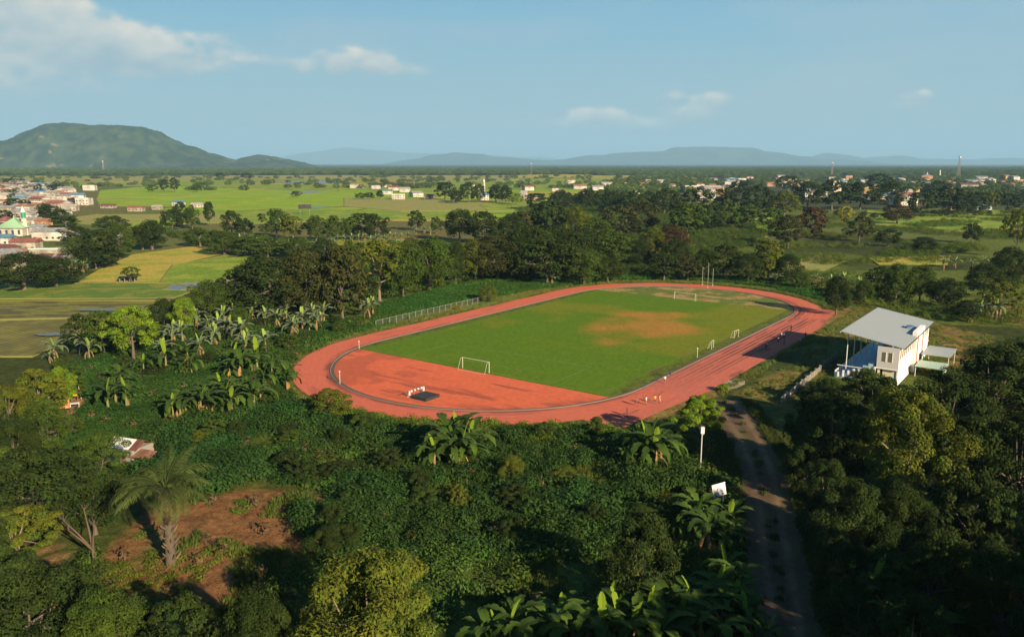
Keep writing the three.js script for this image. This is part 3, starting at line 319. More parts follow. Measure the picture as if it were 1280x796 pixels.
// ---------------------------------------------------------------- fields and water on the plain
{
  const crop = (c, d, sx, sy) => colourTexture(512, 512, (x, y) => { const a = fbm(x * 8, y * 8, 4, 8), b = fbm(x * 90, y * 90, 2, 90), t = sstep(0.38, 0.66, a); return c.map((v, k) => lerp(v, d[k], t) * (0.6 + 0.8 * b)); }, [1 / sx, 1 / sy]);
  const M = {
    bright: matt({ map: crop([0.16, 0.27, 0.016], [0.23, 0.3, 0.02], 130, 90), roughness: 1 }),
    green: matt({ map: crop([0.13, 0.21, 0.022], [0.22, 0.26, 0.035], 70, 60), roughness: 1 }),
    grass: matt({ map: crop([0.085, 0.15, 0.025], [0.16, 0.18, 0.035], 30, 26), roughness: 1 }),
    gold: matt({ map: crop([0.33, 0.27, 0.05], [0.22, 0.25, 0.035], 60, 40), roughness: 1 }),
    olive: matt({ map: crop([0.2, 0.22, 0.055], [0.25, 0.21, 0.075], 90, 60), roughness: 1 }),
    mud: matt({ map: crop([0.15, 0.155, 0.035], [0.085, 0.08, 0.04], 46, 18), roughness: 0.9 }),
    stub: matt({ map: colourTexture(512, 512, (x, y) => { const rows = 0.5 + 0.5 * Math.sin((x * 18 + 0.25 * Math.sin(y * 12.6)) * 6.283), a = fbm(x * 10, y * 10, 4, 10), t = clamp(rows * 0.75 + (a - 0.5) * 1.1); return [lerp(0.08, 0.21, t), lerp(0.08, 0.2, t), lerp(0.035, 0.045, t)]; }, [1 / 36, 1 / 36]), roughness: 0.95 }),
    water: new THREE.MeshStandardMaterial({ color: lin(0.1, 0.1, 0.07), roughness: 0.3 }),
  };
  M.stub.map.rotation = 0.5;
  const parcels = rng(404);   // the plain beyond is cut into narrow parcels of many tints
  for (let d = 620, row = 0; d < 2750; d *= 1.075, row++) for (let a = -0.72 + parcels() * 0.05; a < 0.12; ) {
    const w = 0.05 + 0.13 * parcels(), d1 = d * 1.066, a1 = a + w - 0.006, sk = 0.03 * (parcels() - 0.5), key = d < 1400 ? ['bright', 'bright', 'green', 'green', 'gold', 'bright'][Math.floor(parcels() * 6)] : d < 2000 ? ['green', 'olive', 'bright', 'green', 'gold', 'bright'][Math.floor(parcels() * 6)] : ['olive', 'green', 'olive', 'gold', 'olive', 'green'][Math.floor(parcels() * 6)];
    if (!(d < 1500 && a < -0.5)) structure('rice_field', flat([[a * d, -d], [a1 * d, -d * (1 + sk)], [(a1 + 0.01) * d, -d1 * (1 + sk)], [(a + 0.01) * d, -d1]], 0.02, 1), M[key]);
    a += w;
  }
  FIELDS.forEach(([n, key, poly], i) => structure({ pond: 'pond', paddy: key === 'water' ? 'flooded_paddy' : 'rice_field' }[n], flat(poly, 0.05 + i * 0.012, 1), M[key]));
  // sheets of standing water in the muddy paddy, and earth banks between the near fields
  const pool = (pts, y) => structure('flooded_paddy', flat(pts, y, 1), M.water);
  const blob = (x, z, rx, rz, seed) => { const R = rng(seed), p = []; for (let k = 0; k < 22; k++) { const a = (k / 22) * 6.283, q = 0.65 + 0.5 * R(); p.push([x + Math.cos(a) * rx * q, z + Math.sin(a) * rz * q]); } return p; };
  pool(blob(-124, -238, 9, 2.2, 3), 0.44); pool(blob(-110, -236, 5, 1.6, 4), 0.45); pool(blob(-119, -203, 5, 2.2, 5), 0.46);
  const bund = (pts, w, m, h = 0.7) => { for (let i = 0; i + 1 < pts.length; i++) { const [ax, az] = pts[i], [bx, bz] = pts[i + 1], l = Math.hypot(bx - ax, bz - az), g = new THREE.CylinderGeometry(w * 0.5, w, l + w, 8, 1, false).rotateZ(Math.PI / 2).scale(1, h / w, 1); g.rotateY(-Math.atan2(bz - az, bx - ax)).translate((ax + bx) / 2, 0, (az + bz) / 2); structure('earth_bank', g, m); } };
  const bm = matt({ color: lin(0.15, 0.155, 0.045) });
  for (const k of [0, 1, 2, 4, 5]) bund([...FIELDS[k][2], FIELDS[k][2][0]], 0.7, bm, 0.4);
  for (const k of [6, 8, 9, 10, 11, 13, 16, 17, 18, 21]) bund([...FIELDS[k][2], FIELDS[k][2][0]], 1.2, bm, 0.5);
}

// ---------------------------------------------------------------- running track
{
  const N = 260, tot = 2 * TRACK.L + 2 * Math.PI * (TRACK.R + 4);
  const at = (f, r) => {   // f 0..1 along the lap, r metres outside the inner edge
    const half = TRACK.L / 2, arc = Math.PI * (TRACK.R + 4); let s = f * tot;
    if (s < TRACK.L) return onTrack(-half + s, TRACK.R + r);
    s -= TRACK.L; if (s < arc) { const a = Math.PI / 2 - (s / arc) * Math.PI; return onTrack(half + Math.cos(a) * (TRACK.R + r), Math.sin(a) * (TRACK.R + r)); }
    s -= arc; if (s < TRACK.L) return onTrack(half - s, -TRACK.R - r);
    s -= TRACK.L; const a = -Math.PI / 2 - (s / arc) * Math.PI; return onTrack(-half + Math.cos(a) * (TRACK.R + r), Math.sin(a) * (TRACK.R + r));
  };
  const ring = (r0, r1, y0, rows, lift) => {
    const pos = [], uv = [], idx = [];
    for (let i = 0; i <= N; i++) for (let k = 0; k <= rows; k++) { const t = k / rows, [x, z] = at((i % N) / N, lerp(r0, r1, t)); pos.push(x, lift ? lift(t) : y0, z); uv.push(i / N, t); }
    for (let i = 0; i < N; i++) for (let k = 0; k < rows; k++) { const a = i * (rows + 1) + k, b = a + rows + 1; idx.push(a, b, a + 1, a + 1, b, b + 1); }
    const g = new THREE.BufferGeometry(); g.setAttribute('position', new THREE.Float32BufferAttribute(pos, 3)); g.setAttribute('uv', new THREE.Float32BufferAttribute(uv, 2)); g.setIndex(idx); g.computeVertexNormals(); return g;
  };
  const red = [0.48, 0.125, 0.072], pink = [0.38, 0.12, 0.085], stain = [0.075, 0.04, 0.035];
  const homeWear = (s, l) => {   // worn black lanes: s metres along the home straight, l metres across
    const lane = l / 1.22, f = lane - Math.floor(lane), line = Math.exp(-(((f - 0.5) / 0.22) ** 2));
    const a = fbm(s / 7 + Math.floor(lane) * 13, lane * 3, 3), far = sstep(18, 60, s) * (1 - 0.35 * sstep(4.5, 9, l));
    return clamp(line * sstep(0.34, 0.5, a) * (0.65 + 0.6 * far) * sstep(0, 20, s));
  };
  const trackMap = colourTexture(2048, 128, (x, y) => {
    const s = x * tot, l = y * TRACK.W, a = fbm(s / 11 + 5, l / 2.2, 4), b = fbm(s * 1.1, l * 5, 2);
    const home = s < TRACK.L ? 1 : 0, arcEnd = TRACK.L + Math.PI * (TRACK.R + 4);
    let w = 0;
    if (home) w = homeWear(s, l); else if (s < TRACK.L + 62) { const q = 1 - (s - TRACK.L) / 62; w = clamp(homeWear(TRACK.L, l) * 0 + sstep(0.4, 0.62, fbm(s / 16, l * 1.6, 3)) * q * (1 - sstep(1.2, 5.2, l))); }
    if (s > arcEnd + TRACK.L * 0.7) w = Math.max(w, (1 - sstep(0.2, 1.9, l)) * sstep(0.3, 0.6, fbm(s / 5, l * 2 + 4, 3)) * 0.75);
    w = Math.max(w, (1 - sstep(0, 0.55, l)) * 0.5);
    w = Math.max(w, sstep(0.66, 0.8, a) * 0.28);
    const base = home ? 0.75 : 0.25 * a;
    return red.map((v, k) => lerp(lerp(v, pink[k], base), stain[k], w * 0.95) * (0.82 + 0.3 * b + 0.1 * (a - 0.5)));
  });
  structure('running_track', ring(0.25, TRACK.W, 0.05, 4), matt({ map: trackMap, roughness: 0.92 }));
  const rect = [[-71, 37.6], [64, 37.6], [64, 45.6], [52, 46.6], [34, 48.6], [-40, 48.4], [-58, 46.4], [-71, 45.2]];
  const home = flat(rect.map(([u, v]) => onTrack(u, v)), 0.042, 1);
  { const p = home.attributes.position, uv = home.attributes.uv; for (let i = 0; i < p.count; i++) { const [u, v] = toTrack(p.getX(i), p.getZ(i)); uv.setXY(i, (u + 71) / 135, (v - 37.6) / 11); } }
  structure('home_straight', home, matt({ map: colourTexture(1024, 128, (x, y) => { const s = x * 135, l = y * 11, a = fbm(s / 9, l / 2, 4), b = fbm(s, l * 4, 2), w = sstep(0.6, 0.75, a) * 0.45; return red.map((v, k) => lerp(lerp(v, pink[k], 0.6), stain[k], w) * (0.82 + 0.3 * b)); }), roughness: 0.92 }));
  structure('track_kerb', ring(-0.12, 0.22, 0, 4, (t) => (t < 0.1 || t > 0.9 ? 0.02 : 0.16)), std(0.24, 0.21, 0.17, 0.95, { map: grain }));
  structure('drain_channel', ring(-0.75, -0.14, 0.034, 1), std(0.07, 0.055, 0.045, 1));
  // everything inside the ring
  const inner = []; for (let i = 0; i < 160; i++) inner.push(at(i / 160, -0.5));
  structure('infield_verge', flat(inner, 0.012, 1), matt({ color: lin(0.15, 0.2, 0.03), map: grain }));
  const seg = (u, sgn) => { const p = [], a0 = Math.acos((Math.abs(u) - TRACK.L / 2) / (TRACK.R - 0.8)); for (let k = 0; k <= 40; k++) { const a = lerp(-a0, a0, k / 40); p.push(onTrack(sgn * (TRACK.L / 2 + Math.cos(a) * (TRACK.R - 0.8)), Math.sin(a) * (TRACK.R - 0.8))); } return p; };
  const segUv = (g, u0, du) => { const p = g.attributes.position, uv = g.attributes.uv; for (let i = 0; i < p.count; i++) { const [u, v] = toTrack(p.getX(i), p.getZ(i)); uv.setXY(i, (u - u0) / du, (v + 37) / 74); } return g; };
  structure('red_apron', segUv(flat(seg(56.3, -1), 0.03, 1), -84, 30), matt({ map: colourTexture(512, 1024, (x, y) => {
    const u = x * 30, v = y * 74, a = fbm(u / 9, v / 11, 4), b = fbm(u * 1.3, v * 1.3, 2), long = fbm(u / 2.2 + 9, v / 13, 3);
    const edge = Math.hypot(Math.max(-(u - 84 + TRACK.L / 2) , 0), v - 37), w = Math.max(sstep(0.62, 0.78, long) * 0.55, sstep(0.6, 0.74, a) * 0.35, sstep(31.5, 35.5, Math.hypot(u - 84 + TRACK.L / 2, v - 37)) * sstep(0.4, 0.6, long) * 0.5 * (edge > 0 ? 1 : 0));
    return [0.52, 0.12, 0.056].map((c, k) => lerp(c, [0.13, 0.05, 0.035][k], w) * (0.84 + 0.28 * b));
  }), roughness: 0.92 }));
  structure('rough_grass', segUv(flat(seg(57, 1), 0.03, 1), 56, 30), matt({ map: colourTexture(256, 512, (x, y) => { const a = fbm(x * 8, y * 18, 4), b = fbm(x * 60, y * 150, 2), t = sstep(0.38, 0.62, a); return [lerp(0.1, 0.26, t), lerp(0.13, 0.19, t), lerp(0.03, 0.07, t)].map((v) => v * (0.6 + 0.8 * b)); }), roughness: 1 }));
  // grass pitch with worn brown centre
  const wear = [[11, 6, 13, 10], [-2, 0, 10, 8], [12, 20, 8, 9], [-14, 11, 6, 6], [28, 8, 9, 9], [4, 14, 12, 8], [20, -2, 10, 8]];
  const pitch = flat([[-56, -33.4], [57, -33.4], [57, 33.2], [-56, 33.2]].map(([u, v]) => onTrack(u, v)), 0.036, 1);
  { const p = pitch.attributes.position, uv = pitch.attributes.uv; for (let i = 0; i < p.count; i++) { const [u, v] = toTrack(p.getX(i), p.getZ(i)); uv.setXY(i, (u + 56) / 113, (v + 33.4) / 66.6); } }
  structure('grass_pitch', pitch, matt({ map: colourTexture(1024, 640, (x, y) => {
    const u = x * 113 - 56, v = y * 66.6 - 33.4, a = fbm(u / 8 + 20, v / 8 + 20, 4), b = fbm(u * 2.2, v * 2.2, 3), c = fbm(u / 25, v / 25, 2);
    let m = 0; for (const [pu, pv, ru, rv] of wear) m += 0.75 * Math.exp(-(((u - pu) / ru) ** 2) - ((v - pv) / rv) ** 2);
    const t = sstep(0.3, 1.3, m * (0.35 + 1.3 * a)) * 0.85, o = sstep(0.45, 0.7, c + (a - 0.5) * 0.5);
    const g = [lerp(0.075, 0.125, o), lerp(0.142, 0.15, o), lerp(0.008, 0.012, o)];
    const edge = sstep(30.5, 33, v) * sstep(-2, -40, u) * sstep(0.35, 0.55, a);
    return [0.3, 0.15, 0.03].map((q, k) => lerp(lerp(g[k], q, t), [0.09, 0.05, 0.025][k], edge * 0.8) * (0.72 + 0.56 * b));
  }), roughness: 1 }));
  const lineMat = std(0.24, 0.27, 0.1, 1, { map: grain });
  const line = (u0, v0, u1, v1, w = 0.16) => { const du = u1 - u0, dv = v1 - v0, l = Math.hypot(du, dv), nu = (-dv / l) * w * 0.5, nv = (du / l) * w * 0.5; structure('pitch_line', flat([[u0 + nu, v0 + nv], [u1 + nu, v1 + nv], [u1 - nu, v1 - nv], [u0 - nu, v0 - nv]].map(([u, v]) => onTrack(u, v)), 0.044, 1), lineMat); };
  for (const s of [-1, 1]) { line(s * 55, -20, s * 38.5, -20); line(s * 55, 20, s * 38.5, 20); line(s * 38.5, -20, s * 38.5, 20); line(s * 55, -9.2, s * 49.5, -9.2, 0.12); line(s * 55, 9.2, s * 49.5, 9.2, 0.12); line(s * 49.5, -9.2, s * 49.5, 9.2, 0.12); }
  line(-55, -32, 55, -32, 0.12); line(-55, 32, 55, 32, 0.12); line(-55, -32, -55, 32, 0.12); line(55, -32, 55, 32, 0.12);
  structure('sand_patch', flat(Array.from({ length: 24 }, (_, k) => { const a = (k / 24) * 6.283, [x, z] = onTrack(-33.5 + Math.cos(a) * 4.6 * (0.85 + 0.3 * hash(k, 3)), 50.3 + Math.sin(a) * 1.9 * (0.85 + 0.3 * hash(k, 9))); return [x, z]; }), 0.058, 1), std(0.46, 0.38, 0.25, 1, { map: grain }));
}

// ---------------------------------------------------------------- dirt road
{
  const wid = [10, 9, 7.6, 7, 7, 7, 7.2, 7.2], c = new THREE.CatmullRomCurve3(ROAD.map(([x, z]) => new THREE.Vector3(x, 0, z))), pos = [], uv = [], idx = [], n = 70, R = rng(5); let len = 0;
  for (let i = 0; i <= n; i++) { const t = i / n, p = c.getPoint(t), d = c.getTangent(t), k = t * (wid.length - 1), w = lerp(wid[Math.floor(k)], wid[Math.min(wid.length - 1, Math.floor(k) + 1)], k % 1) + (R() - 0.5) * 0.9; len = (i / n) * 96; for (let q = 0; q <= 4; q++) { const o = (q / 4 - 0.5) * w; pos.push(p.x - d.z * o, 0.024, p.z + d.x * o); uv.push(q / 4, len / 24); } }
  for (let i = 0; i < n; i++) for (let q = 0; q < 4; q++) { const a = i * 5 + q, b = a + 5; idx.push(a, b, a + 1, a + 1, b, b + 1); }
  const g = new THREE.BufferGeometry(); g.setAttribute('position', new THREE.Float32BufferAttribute(pos, 3)); g.setAttribute('uv', new THREE.Float32BufferAttribute(uv, 2)); g.setIndex(idx); g.computeVertexNormals();
  structure('dirt_road', g, matt({ map: colourTexture(256, 512, (x, y) => { const a = fbm(x * 5, y * 13, 5, 0) * 1.3 - 0.15, b = fbm(x * 40, y * 128, 3), rut = Math.exp(-(((x - 0.33) / 0.09) ** 2)) + Math.exp(-(((x - 0.68) / 0.09) ** 2)), t = clamp(rut * 0.6 + (a - 0.5)); const gr = sstep(0.52, 0.66, a) * (1 - clamp(rut)) * 0.6; return [0.085, 0.06, 0.035].map((v, k) => lerp(lerp(v, [0.17, 0.12, 0.068][k], t), [0.06, 0.07, 0.02][k], gr) * (0.75 + 0.5 * b)); }), roughness: 1, bumpMap: grainBump, bumpScale: 0.06 }));
}

// ---------------------------------------------------------------- hills
function hill(name, dist, thick, profile, step, rough, cols, seed) {
  // profile: [x at that distance, height] along the ridge
  const x0 = profile[0][0], x1 = profile[profile.length - 1][0], nx = Math.ceil((x1 - x0) / step), nz = Math.ceil((thick * 2) / step), pos = [], col = [], idx = [];
  const ridge = (x) => { let i = 1; while (i < profile.length - 1 && x > profile[i][0]) i++; const a = profile[i - 1], b = profile[i], t = clamp((x - a[0]) / (b[0] - a[0])); return lerp(a[1], b[1], t * t * (3 - 2 * t)); };
  for (let j = 0; j <= nz; j++) for (let i = 0; i <= nx; i++) {
    const x = x0 + (i / nx) * (x1 - x0), dz = (j / nz) * 2 - 1, z = -dist - dz * thick, gul = fbm(x / (thick * 0.22) + seed, z / (thick * 0.6), 4), r = ridge(x);
    const prof = Math.pow(Math.max(0, 1 - Math.pow(Math.abs(dz), 1.3 + 0.8 * gul)), 1.15);
    const n = fbm(x / (step * 1.6) + seed * 3, z / (step * 1.6), 3) - 0.5;
    const h = r * prof * (1 - 0.3 * (gul - 0.3) * (1 - prof)) + n * rough * Math.min(1, (r * prof) / (rough * 2));
    pos.push(x, j === 0 || j === nz ? -4 : h - 1.5, z);
    const bare = 0.6 * sstep(0.7, 0.78, fbm(x / 70 + 7 + seed, z / 45, 3)) * sstep(0.45, 0.65, fbm(x / 420 + seed, z / 500, 2)) * (cols[2] || 0), q = fbm(x / (step * 3), z / (step * 3) + seed, 3);
    for (let k = 0; k < 3; k++) col.push(lerp(lerp(cols[0][k], cols[1][k], sstep(0.35, 0.65, q)), [0.34, 0.27, 0.15][k], bare));
  }
  for (let j = 0; j < nz; j++) for (let i = 0; i < nx; i++) { const a = j * (nx + 1) + i, b = a + nx + 1; idx.push(a, a + 1, b, a + 1, b + 1, b); }
  const g = new THREE.BufferGeometry(); g.setAttribute('position', new THREE.Float32BufferAttribute(pos, 3)); g.setAttribute('color', new THREE.Float32BufferAttribute(col, 3)); g.setIndex(idx); g.computeVertexNormals();
  return structure(name, g, matt({ vertexColors: true, side: THREE.DoubleSide }));
}
{
  const forest = [[0.02, 0.04, 0.022], [0.042, 0.066, 0.03]];
  for (const [dist, thick, step, rough, bare, seed, profile] of HILLS) hill('hill', dist, thick, profile, step, rough, [...forest, bare], seed);
}
// ---------------------------------------------------------------- vegetation: shapes shared by all plants
class Leaves {   // collects small leaf faces with a colour of their own
  constructor() { this.p = []; this.c = []; }
  leaf(x, y, z, ax, ay, az, bx, by, bz, s, w, t) {   // a: along the leaf, b: across
    const fold = 0.12 * s, nx = ay * bz - az * by, ny = az * bx - ax * bz, nz = ax * by - ay * bx;
    const p0 = [x - ax * s, y - ay * s, z - az * s], p1 = [x + ax * s, y + ay * s, z + az * s], q = s * w, l = [x + bx * q + nx * fold, y + by * q + ny * fold, z + bz * q + nz * fold], r = [x - bx * q + nx * fold, y - by * q + ny * fold, z - bz * q + nz * fold];
    this.p.push(...p0, ...l, ...p1, ...p0, ...p1, ...r); for (let k = 0; k < 6; k++) this.c.push(t[0], t[1], t[2]);
  }
  build() { const g = new THREE.BufferGeometry(); g.setAttribute('position', new THREE.Float32BufferAttribute(this.p, 3)); g.setAttribute('color', new THREE.Float32BufferAttribute(this.c, 3)); g.computeVertexNormals(); return g; }
}
function clump(L, R, cx, cy, cz, rx, ry, n, size, tone, droop = 0, keep = null) {
  for (let i = 0; i < n; i++) {
    let x = R() * 2 - 1, y = R() * 2 - 1, z = R() * 2 - 1, l = Math.hypot(x, y, z); if (l > 1 || l < 0.05) { i--; continue; }
    x /= l; y /= l; z /= l; if (y < -0.35 && R() < 0.6) y = -y * 0.5;
    const d = 0.72 + 0.36 * R(), px = cx + x * rx * d, py = cy + y * ry * d, pz = cz + z * rx * d;
    if (keep && !keep(px, py, pz)) continue;
    // leaf plane: faces outward and up, tipped at random
    let nx = x * 0.8 + (R() - 0.5) * 1.3, ny = y * 0.7 + 0.55 + (R() - 0.5) * 0.9, nz = z * 0.8 + (R() - 0.5) * 1.3, nl = Math.hypot(nx, ny, nz); nx /= nl; ny /= nl; nz /= nl;
    let ax = R() - 0.5, ay = R() - 0.5 - droop, az = R() - 0.5; const dt = ax * nx + ay * ny + az * nz; ax -= dt * nx; ay -= dt * ny; az -= dt * nz; const al = Math.hypot(ax, ay, az) || 1; ax /= al; ay /= al; az /= al;
    const bx = ny * az - nz * ay, by = nz * ax - nx * az, bz = nx * ay - ny * ax, v = 0.7 + 0.6 * R(), h = (R() - 0.5) * 0.22;
    L.leaf(px, py, pz, ax, ay, az, bx, by, bz, size * (0.7 + 0.6 * R()), 0.5, [tone[0] * v * (1 + h), tone[1] * v, tone[2] * v * (1 - h)]);
  }
}
// crowns and trunks are built about 10 m tall and 10 m wide and scaled to each tree
function makeTree(kind, lod, seed) {
  const R = rng(seed), L = new Leaves(), limbs = [];
  const vk = seed % 4, leafK = [1, 1.5, 0.85, 1.25][vk], flatK = [0.68, 0.5, 0.8, 0.58][vk], [nc, per0, size0] = { near: [58, 420, 0.13], mid: [60, 170, 0.19], far: [40, 70, 0.34] }[lod];
  const S = { b: { y: 5.1, rx: 3.9, ry: 4.1, bottom: 0.1, cr: [0.7, 1.5] }, o: { y: 6.0, rx: 4.1, ry: 3.3, bottom: 1.4, cr: [0.55, 1.1] }, t: { y: 5.2, rx: 3.4, ry: 4.3, bottom: 0.3, cr: [0.8, 1.4] } }[kind];
  const size = size0 * leafK, per = per0 / (leafK * leafK) * 1.05; const lop = [R() * 6.28, R() * 6.28, R() * 6.28], centres = [];
  for (let k = 0; k < nc; k++) {
    const v = (k + 0.5) / nc, el = 1 - 1.72 * v, a = k * 2.39996 + R() * 0.9, rr = Math.sqrt(Math.max(0, 1 - el * el)), bump = 1 + 0.16 * Math.sin(a * 2 + lop[0]) + 0.12 * Math.sin(a * 3 + lop[1] + el * 3), d = (0.6 + 0.48 * R() + (R() < 0.15 ? 0.22 : 0)) * bump; if (R() < 0.12) continue;
    const x = Math.cos(a) * rr * S.rx * d, z = Math.sin(a) * rr * S.rx * d, y = S.y + el * S.ry * (0.85 + 0.22 * R());
    const r = lerp(S.cr[0], S.cr[1], R()), tint = 0.8 + 0.4 * R(), warm = (R() - 0.5) * 0.26;
    if (y - r * 0.6 < S.bottom) continue;
    centres.push([x, y, z]);
    clump(L, R, x, y, z, r, r * flatK, Math.round(per * (0.6 + 0.3 * r)), size, [tint * (1 + warm), tint, tint * (1 - warm * 0.5)], 0.25, (px, py, pz) => Math.hypot(px / S.rx, (py - S.y) / S.ry, pz / S.rx) > 0.42);
  }
  const V = (x, y, z) => new THREE.Vector3(x, y, z), top = V((R() - 0.5) * 0.8, S.y + 0.4, (R() - 0.5) * 0.8), fork = V(top.x * 0.5 + (R() - 0.5) * 0.3, S.y * 0.42, top.z * 0.5);
  limbs.push(limb([V(0, -0.15, 0), V(0.03, 0.25, 0), V(fork.x * 0.5, fork.y * 0.5, fork.z * 0.5), fork, top], [0.42, 0.3, 0.25, 0.2, 0.07], lod === 'far' ? 5 : 8));
  const nl = { near: 12, mid: 8, far: 4 }[lod];
  for (let k = 0; k < nl; k++) { const [x, y, z] = centres[Math.floor(((k + 0.5) / nl) * centres.length)], s = fork.clone().lerp(top, R() * 0.7), m = V(lerp(s.x, x, 0.5), lerp(s.y, y, 0.38), lerp(s.z, z, 0.5)); limbs.push(limb([s, m, V(x * 0.92, y * 0.97, z * 0.92)], [0.13, 0.085, 0.03], 5)); }
  return { crown: L.build(), trunk: merge(limbs) };
}
const LEAF_TONES = [[0.023, 0.04, 0.008], [0.04, 0.07, 0.01], [0.11, 0.18, 0.012], [0.04, 0.048, 0.013], [0.05, 0.034, 0.016], [0.18, 0.18, 0.014], [0.072, 0.092, 0.011]];
const leafMat = LEAF_TONES.map((c) => new THREE.MeshPhysicalMaterial({ color: lin(...c), vertexColors: true, roughness: 0.95, specularIntensity: 0.12, transmission: 0.16, thickness: 0, side: THREE.DoubleSide }));
const barkMat = std(0.16, 0.125, 0.09, 1, {}), darkBark = std(0.09, 0.072, 0.055, 1, {});
const treeLib = {};
function treeShape(kind, dist, q) { const lod = dist < 170 ? 'near' : dist < 460 ? 'mid' : 'far', n = lod === 'near' ? (kind === 'b' ? 4 : 2) : 3, v = Math.floor(q * n) % n, key = kind + lod + v; return treeLib[key] || (treeLib[key] = makeTree(kind, lod, 100 + key.length * 7 + v * 31 + kind.charCodeAt(0) + lod.charCodeAt(0))); }

const TONE_WORDS = ['dark green', 'mid green', 'bright yellow-green', 'brownish green', 'reddish brown', 'yellow', 'olive green'];
const SIZE_WORDS = (h) => (h < 5 ? 'low' : h < 8 ? 'small' : h < 13 ? 'medium-sized' : h < 19 ? 'tall' : 'towering'), FORM_WORDS = (h, w) => (w > 1.35 * h ? 'spreading' : w < 0.8 * h ? 'slim' : 'rounded');
const ZONES = {
  fg: 'in the scrub below the track', lf: 'round the rusty-roofed hut', rt: 'in the wood across the dirt road', gd: 'in the banana garden', bl: 'in the belt behind the back straight', vl: 'at the edge of the minaret village', bb: 'in the hedgerow between rice fields', cv: 'on the open rice plain', rw: 'in the row behind the far curve', re: 'in the meadow beyond the grandstand', rm: 'in the wood before the far town',
};
// things one can find in the picture, to say what a plant stands near
const LANDMARKS = [['oil palm', ...SPOT.palm], ['hut', ...SPOT.house], ['notice board', ...SPOT.board], ['lamp post', ...SPOT.lamp], ['dirt yard', ...SPOT.tarp], ['mosque', ...SPOT.mosque], ['field shed', ...SPOT.shed], ['pond', -92, -290], ['stubble paddy', -118, -190], ['grandstand', ...onTrack(1, 72)], ['flag poles', ...onTrack(88, -6)], ['wire fence', ...onTrack(-10, -50)], ['sand patch', ...SPOT.sand], ['dark panel', ...SPOT.billboard], ['white minaret', ...SPOT.minaretW], ['black mat', ...onTrack(-77, 6)], ['long sheds', ...SPOT.shedlong], ['yellow tree', 146, -570]];
const treeWords = (h, w, tone, kind) => `${SIZE_WORDS(h)} ${kind === 'o' ? 'open-crowned' : kind === 't' ? 'narrow' : FORM_WORDS(h, w)} ${TONE_WORDS[tone]}`;
for (const [x, z, , , , tone] of TREES) if (tone === 4) LANDMARKS.push(['reddish tree', x, z]);
for (const [x, z, , , , rc, wc] of HOUSES) if (wc === 4) LANDMARKS.push(['brown house', x, z]); else if (wc === 5) LANDMARKS.push(['yellow house', x, z]); else if (rc === 2) LANDMARKS.push(['blue roof', x, z]); else if (rc === 3) LANDMARKS.push(['green roof', x, z]);
function nearWhat(x, z) { let best = null, bd = 1e9; for (const [n, lx, lz] of LANDMARKS) { const d = Math.hypot(x - lx, z - lz); if (d < bd) { bd = d; best = n; } } return bd < 12 + 0.12 * Math.hypot(x, z) ? `near the ${best} ` : ''; }
function plantTree(x, z, h, w, kind, tone, zone, q, extra, name) {
  const s = treeShape(kind, Math.hypot(x, z), q), t = thing(name || { b: 'broadleaf_tree', o: 'open_crowned_tree', t: 'upright_tree' }[kind], (extra || `${treeWords(h, w, tone, kind)} tree ${nearWhat(x, z)}${ZONES[zone]}`), 'tree', x, 0, z, q * 40, extra ? undefined : `${treeWords(h, w, tone, kind)} trees ${nearWhat(x, z)}${ZONES[zone]}`);
  mesh('trunk', s.trunk, tone === 6 ? barkMat : darkBark, t); mesh('crown', s.crown, leafMat[tone], t);
  t.scale.set(w / 9.4, h / 9.6, w / 9.4); return t;
}
const OWN_LABEL = {
  fg0: 'large olive green tree with sunlit leaf tips below the cassava field', fg1: 'dark rounded tree casting a deep shadow, beside the dirt road bananas', rt0: 'big yellow-olive tree with pale branches, amid darker wood by the road',
  gd0: 'bright yellow-green tree with pale trunk by the stubble paddy', re1: 'round yellow-leaved tree standing in the meadow', bl8: 'black-green narrow tree in the belt behind the back straight', vl14: 'lone small tree in the golden rice field by a dark shed',
};
{ const R = rng(31), seen = {}; for (const [x, z, h, w, kind, tone, zone] of TREES) { const k = seen[zone] = (seen[zone] ?? -1) + 1; plantTree(x, z, h, w, kind, tone, zone, R(), OWN_LABEL[zone + k]); } }
{ const R = rng(41); let k = 0; scatter(AREA.lvFill, 62, 64, (x, z, q) => { if (k > 26 || R() < 0.3) return; k++; plantTree(x, z, 7 + q * 6, 10 + R() * 10, 'b', [0, 1, 0][Math.floor(R() * 3)], 'vl', R()); }); }
{ // the wood between the track and the town goes on between the trees listed above
  const R = rng(93); let n = 0;
  scatter(AREA.rmfill, 15, 61, (x, z, q) => { if (trackDist(x, z) < 16 || n > 48) return; n++; plantTree(x, z, 6 + q * 9, 8 + R() * 8, 'b', [0, 0, 1, 3, 6, 1][Math.floor(R() * 6)], 'rm', R()); });
  let k = 0; scatter(AREA.beltlow, 11, 62, (x, z, q) => { if (trackDist(x, z) < 17 || k > 26 || R() < 0.45) return; k++; plantTree(x, z, 4 + q * 6, 6 + R() * 5, 'b', [0, 1, 1, 3, 6][Math.floor(R() * 5)], 'bl', R()); });
  let b = 0; scatter(AREA.rgrass, 14, 63, (x, z, q) => { if (trackDist(x, z) < 15 || b > 34 || R() < 0.55 || inside(AREA.standgrass, x, z)) return; b++; plantTree(x, z, 2.2 + q * 4, 4 + R() * 5, 'b', [0, 1, 0, 6, 1][Math.floor(R() * 5)], 're', R(), null); });
}

